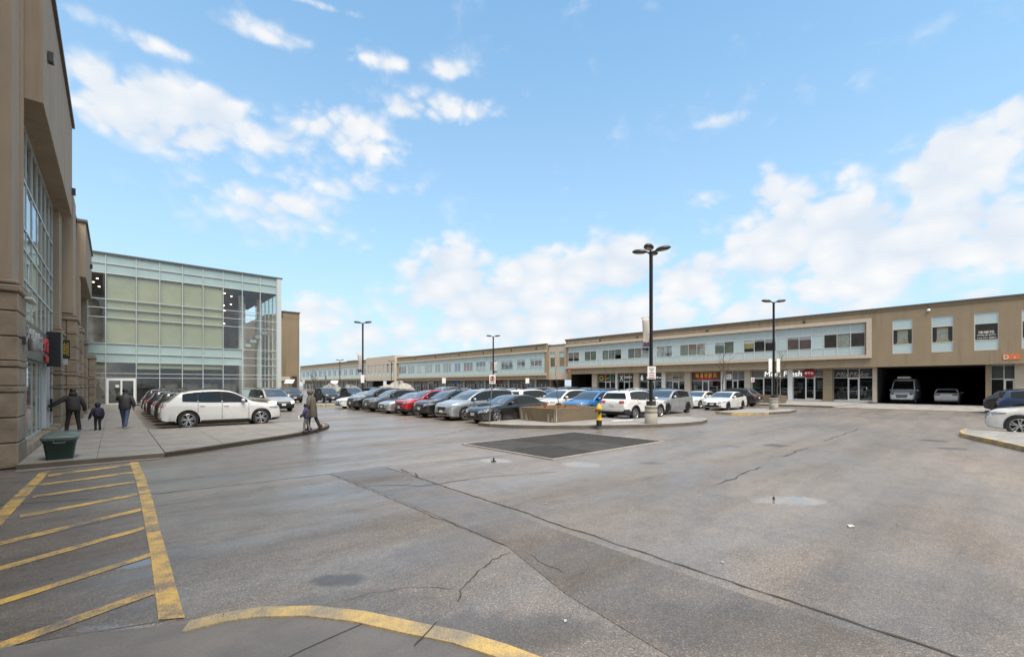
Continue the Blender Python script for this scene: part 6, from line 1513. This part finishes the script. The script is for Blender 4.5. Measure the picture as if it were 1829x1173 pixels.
def person(label, x, y, z, heading, h, jacket, trousers, shoes, feet, hands, lean=0., hood=None, jlen=.46, bulk=1.0, hair='hair', long_hair=False, boots=None, child=False):
    # local frame: +x is where the person faces, +y their left. feet, hands: [(x, y, z) left, right]
    t = thing('person', label, 'person', (x, y, z), None, None, R(heading)); s = h/1.75
    hip = Vector((0, 0, .92*s)); chest = Vector((lean*.6, 0, 1.28*s)); neck = Vector((lean, 0, 1.48*s)); head = Vector((lean*1.15 + .015, 0, 1.62*s))
    hr = .105*s*(1.22 if child else 1)
    def V(p): return Vector(p)*s
    def limb_mid(a, b, bend): return (a + b)/2 + Vector(bend)*s
    put = lambda n, me, par=t: (lambda o: (COL.objects.link(o), setattr(o, 'parent', par), o)[2])(bpy.data.objects.new(n, me))
    fL, fR = V(feet[0]), V(feet[1]); hL, hR = V(hands[0]), V(hands[1]); sh = .19*s
    shL, shR = chest + Vector((lean*.2, sh, .10*s)), chest + Vector((lean*.2, -sh, .10*s))
    aL, aR = fL + Vector((0, 0, .09*s)), fR + Vector((0, 0, .09*s))
    hpL, hpR = hip + Vector((0, .095*s, -.02*s)), hip + Vector((0, -.095*s, -.02*s))
    kL, kR = limb_mid(hpL, aL, (.06, 0, 0)), limb_mid(hpR, aR, (.06, 0, 0)); eL, eR = limb_mid(shL, hL, (-.05, .05, -.05)), limb_mid(shR, hR, (-.05, -.05, -.05))
    # the body: one continuous surface from feet to crown, fingers included
    vs_ = [hip, chest, neck, head + Vector((0, 0, -.04*s)), head + Vector((0, 0, .07*s)), shL, eL, hL, shR, eR, hR, hpL, kL, aL, hpR, kR, aR, head + Vector((hr*1.0, 0, -.015*s))]
    es = [(0,1),(1,2),(2,3),(3,4),(1,5),(5,6),(6,7),(1,8),(8,9),(9,10),(0,11),(11,12),(12,13),(0,14),(14,15),(15,16),(3,17)]
    ra = [.08*s, .09*s, .05*s, .085*s*(hr/(.105*s)), .08*s*(hr/(.105*s)), .055*s, .04*s, .03*s, .055*s, .04*s, .03*s, .08*s, .055*s, .04*s, .08*s, .055*s, .04*s, .018*s]
    for (hi_, base, elb, sd) in ((7, hL, eL, 1), (10, hR, eR, -1)):
        d = (base - elb).normalized(); side = d.cross(Vector((0, 0, 1)))
        side = side.normalized() if side.length > .1 else Vector((0, 1, 0)); palm = base + d*.06*s; pi = len(vs_); vs_.append(palm); ra.append((.032*s, .018*s)); es.append((hi_, pi))
        for k, (o_, ln) in enumerate(((-.026, .075), (-.009, .088), (.009, .082), (.025, .065))):
            k1 = palm + side*o_*s + d*ln*.55*s; k2 = k1 + (d + Vector((0, 0, -.45))).normalized()*ln*.45*s; i = len(vs_); vs_ += [k1, k2]; ra += [.010*s, .008*s]; es += [(pi, i), (i, i+1)]
        i = len(vs_); vs_ += [base + d*.03*s - side*.04*s, base + d*.065*s - side*.055*s]; ra += [.012*s, .010*s]; es += [(hi_, i), (i, i+1)]
    put('body', skin_mesh(vs_, es, ra, 'skin', 1))
    # jacket and trousers: closed lofts with sleeves and legs grown into them
    def loft(q, rings, mat, n=16):
        rows = [[(cx + rx*math.cos(2*PI*k/n), cy + ry*math.sin(2*PI*k/n), zz) for k in range(n)] for (cx, cy, zz, rx, ry) in rings]
        i0 = len(q.v); q.grid(rows, mat, True); kk = q.slot(mat); q.f.append(tuple(i0 + k for k in range(n))[::-1]); q.m.append(kk); e = i0 + (len(rows)-1)*n; q.f.append(tuple(e + k for k in range(n))); q.m.append(kk)
    lowz = hip.z + (.36 - jlen)*s; jb = bulk; q = MB(); cz = chest.z
    loft(q, [(lean*.05, 0, lowz, .135*s*jb, .185*s*jb), (lean*.1, 0, lowz + .05*s, .15*s*jb, .20*s*jb), (lean*.3, 0, (lowz + cz)/2, .15*s*jb, .195*s*jb), (lean*.6, 0, cz - .04*s, .145*s*jb, .20*s*jb), (lean*.75, 0, cz + .08*s, .13*s*jb, .205*s*jb), (lean*.85, 0, cz + .145*s, .10*s*jb, .165*s*jb), (lean*.95, 0, cz + .19*s, .078*s*jb, .095*s*jb), (lean*1.05, 0, neck.z + .045*s, .075*s*jb, .082*s*jb)], jacket)
    for (a_, b_, c_) in ((shL, eL, hL), (shR, eR, hR)):
        w_ = c_*.95 + b_*.05; q.tube([chest*.3 + a_*.7, a_ + (b_ - a_)*.12, (a_ + b_)/2, b_, (b_ + w_)/2, w_], [.085*s*jb, .088*s*jb, .078*s*jb, .070*s*jb, .060*s*jb, .052*s*jb], 12, jacket)
    put('jacket', q.mesh('jacket', None, 75))
    q = MB(); loft(q, [(0, 0, hip.z - .13*s, .09*s, .13*s), (0, 0, hip.z - .04*s, .125*s, .165*s), (0, 0, hip.z + .10*s, .115*s, .15*s)], trousers)
    for (a_, b_, c_) in ((hpL, kL, aL), (hpR, kR, aR)):
        q.tube([a_ + Vector((0, 0, .03*s)), a_*.6 + b_*.4, b_, (b_ + c_)/2, c_ + Vector((0, 0, -.03*s))], [.10*s, .092*s, .072*s, .066*s, .060*s], 12, trousers)
    put('trousers', q.mesh('trousers', None, 75))
    for (f, nm) in ((fL, 0), (fR, 1)):
        put('boot' if boots else 'shoe', skin_mesh([f + Vector((-.05*s, 0, .055*s)), f + Vector((.06*s, 0, .045*s)), f + Vector((.16*s, 0, .035*s))] + ([f + Vector((-.04*s, 0, .26*s))] if boots else [f + Vector((-.03*s, 0, .10*s))]), [(0,1),(1,2),(0,3)], [(.05*s, .055*s), (.05*s, .045*s), (.042*s, .032*s), .058*s if boots else .05*s], shoes))
    hm = ellipsoid((head.x - .022*s, 0, head.z + .02*s), hr*1.0, hr*.93, hr*1.12, hair, zmin=-.6 if not long_hair else -1.0)
    put('hair', hm.mesh('hair', None, 60))
    for sgn in (1, -1):
        em = ellipsoid((head.x + hr*.80, sgn*.034*s, head.z + .012*s), .012*s, .014*s, .010*s, 'hair', 8, 5); put('eye', em.mesh('eye', None, 60))
    em = ellipsoid((head.x + hr*.80, 0, head.z - .06*s), .010*s, .026*s, .007*s, 'mouth', 8, 5); put('mouth', em.mesh('mouth', None, 60))
    if hood:
        up = hood == 'fur' or child
        mb = ellipsoid((head.x - .045*s, 0, head.z + .015*s), hr*1.12, hr*1.22, hr*1.30, hood, 16, 12, -.9) if up else ellipsoid((neck.x - .085*s, 0, neck.z + .03*s), .085*s, .135*s, .10*s, hood, 14, 9)
        put('hood', mb.mesh('hood', None, 75))
    return t
simple('mouth', (.25, .08, .07), .6); simple('jacket_dark', (.028, .025, .027), .75, var=.2, scale=20); simple('jacket_navy', (.012, .013, .028), .7); simple('puffer_grey', (.034, .034, .033), .6, bump=1.0, bscale=18); simple('parka_olive', (.095, .085, .06), .85, var=.15, scale=14); simple('jacket_purple', (.045, .035, .075), .7, var=.3, scale=18)
simple('trousers_black', (.010, .010, .012), .8); simple('jeans', (.055, .085, .16), .85, var=.15, scale=18); simple('trousers_grey', (.17, .16, .16), .8); simple('shoe_white', (.55, .54, .52), .6); simple('shoe_dark', (.015, .014, .013), .6); simple('boot_brown', (.085, .05, .025), .7); simple('fur', (.14, .11, .075), .95, bump=1., bscale=60)
x, y, _ = G(131, 770, SZ); person('person in dark hooded jacket and black trousers pulling open the storefront door', x, y, SZ, 100, 1.74, 'jacket_dark', 'trousers_black', 'shoe_white', [(.0, .20, 0), (-.05, -.18, 0)], [(.02, .70, 1.0), (.12, -.36, .82)], .12, 'jacket_dark', .42, 1.12)
x, y, _ = G(175, 768, SZ); person('small child in navy hooded coat walking beside the sidewalk door', x, y, SZ, 110, 1.12, 'jacket_navy', 'trousers_black', 'shoe_dark', [(.04, .10, 0), (-.06, -.08, 0)], [(.12, .40, .75), (.05, -.22, .72)], .03, 'jacket_navy', .40, 1.25, boots=True, child=True)
x, y, _ = G(223, 765, SZ); person('person in grey puffer jacket, blue jeans and white shoes walking towards the glass doors', x, y, SZ, 80, 1.72, 'puffer_grey', 'jeans', 'shoe_white', [(.16, .05, 0), (-.28, -.06, .06)], [(.34, .20, 1.25), (.02, -.30, .92)], .05, None, .44, 1.1)
x, y, _ = G(560, 768, SZ); person('person in olive parka with furry hood and brown boots striding off the sidewalk kerb', x, y, SZ, 140, 1.68, 'parka_olive', 'trousers_black', 'boot_brown', [(.20, .06, 0), (-.27, -.05, .02)], [(.16, .30, .95), (.10, -.24, 1.0)], .14, 'fur', .72, 1.12, long_hair=True, boots=True)
x, y, _ = G(548, 771.5, SZ); kid = person('small child in purple jacket holding a bottle beside the adult in the olive parka', x, y, SZ, 150, 1.12, 'jacket_purple', 'trousers_grey', 'shoe_dark', [(.12, .09, 0), (-.18, -.06, .03)], [(.34, .18, .95), (.05, -.22, .80)], .03, None, .40, 1.25, boots=True, child=True)
m4 = Matrix.Rotation(R(150), 4, 'Z'); p = m4 @ Vector((.36*.64 + .03, .20*.64, 0)); q = MB(); q.lathe([(.03, 0), (.036, .02), (.036, .12), (.015, .16), (.014, .19)], 10, 'z', (x + p.x, y + p.y, SZ + .50), 'poster_pale'); tag(part('drink_bottle', q, None, 40), 'small pale drink bottle in the hand of the child in purple', 'bottle')
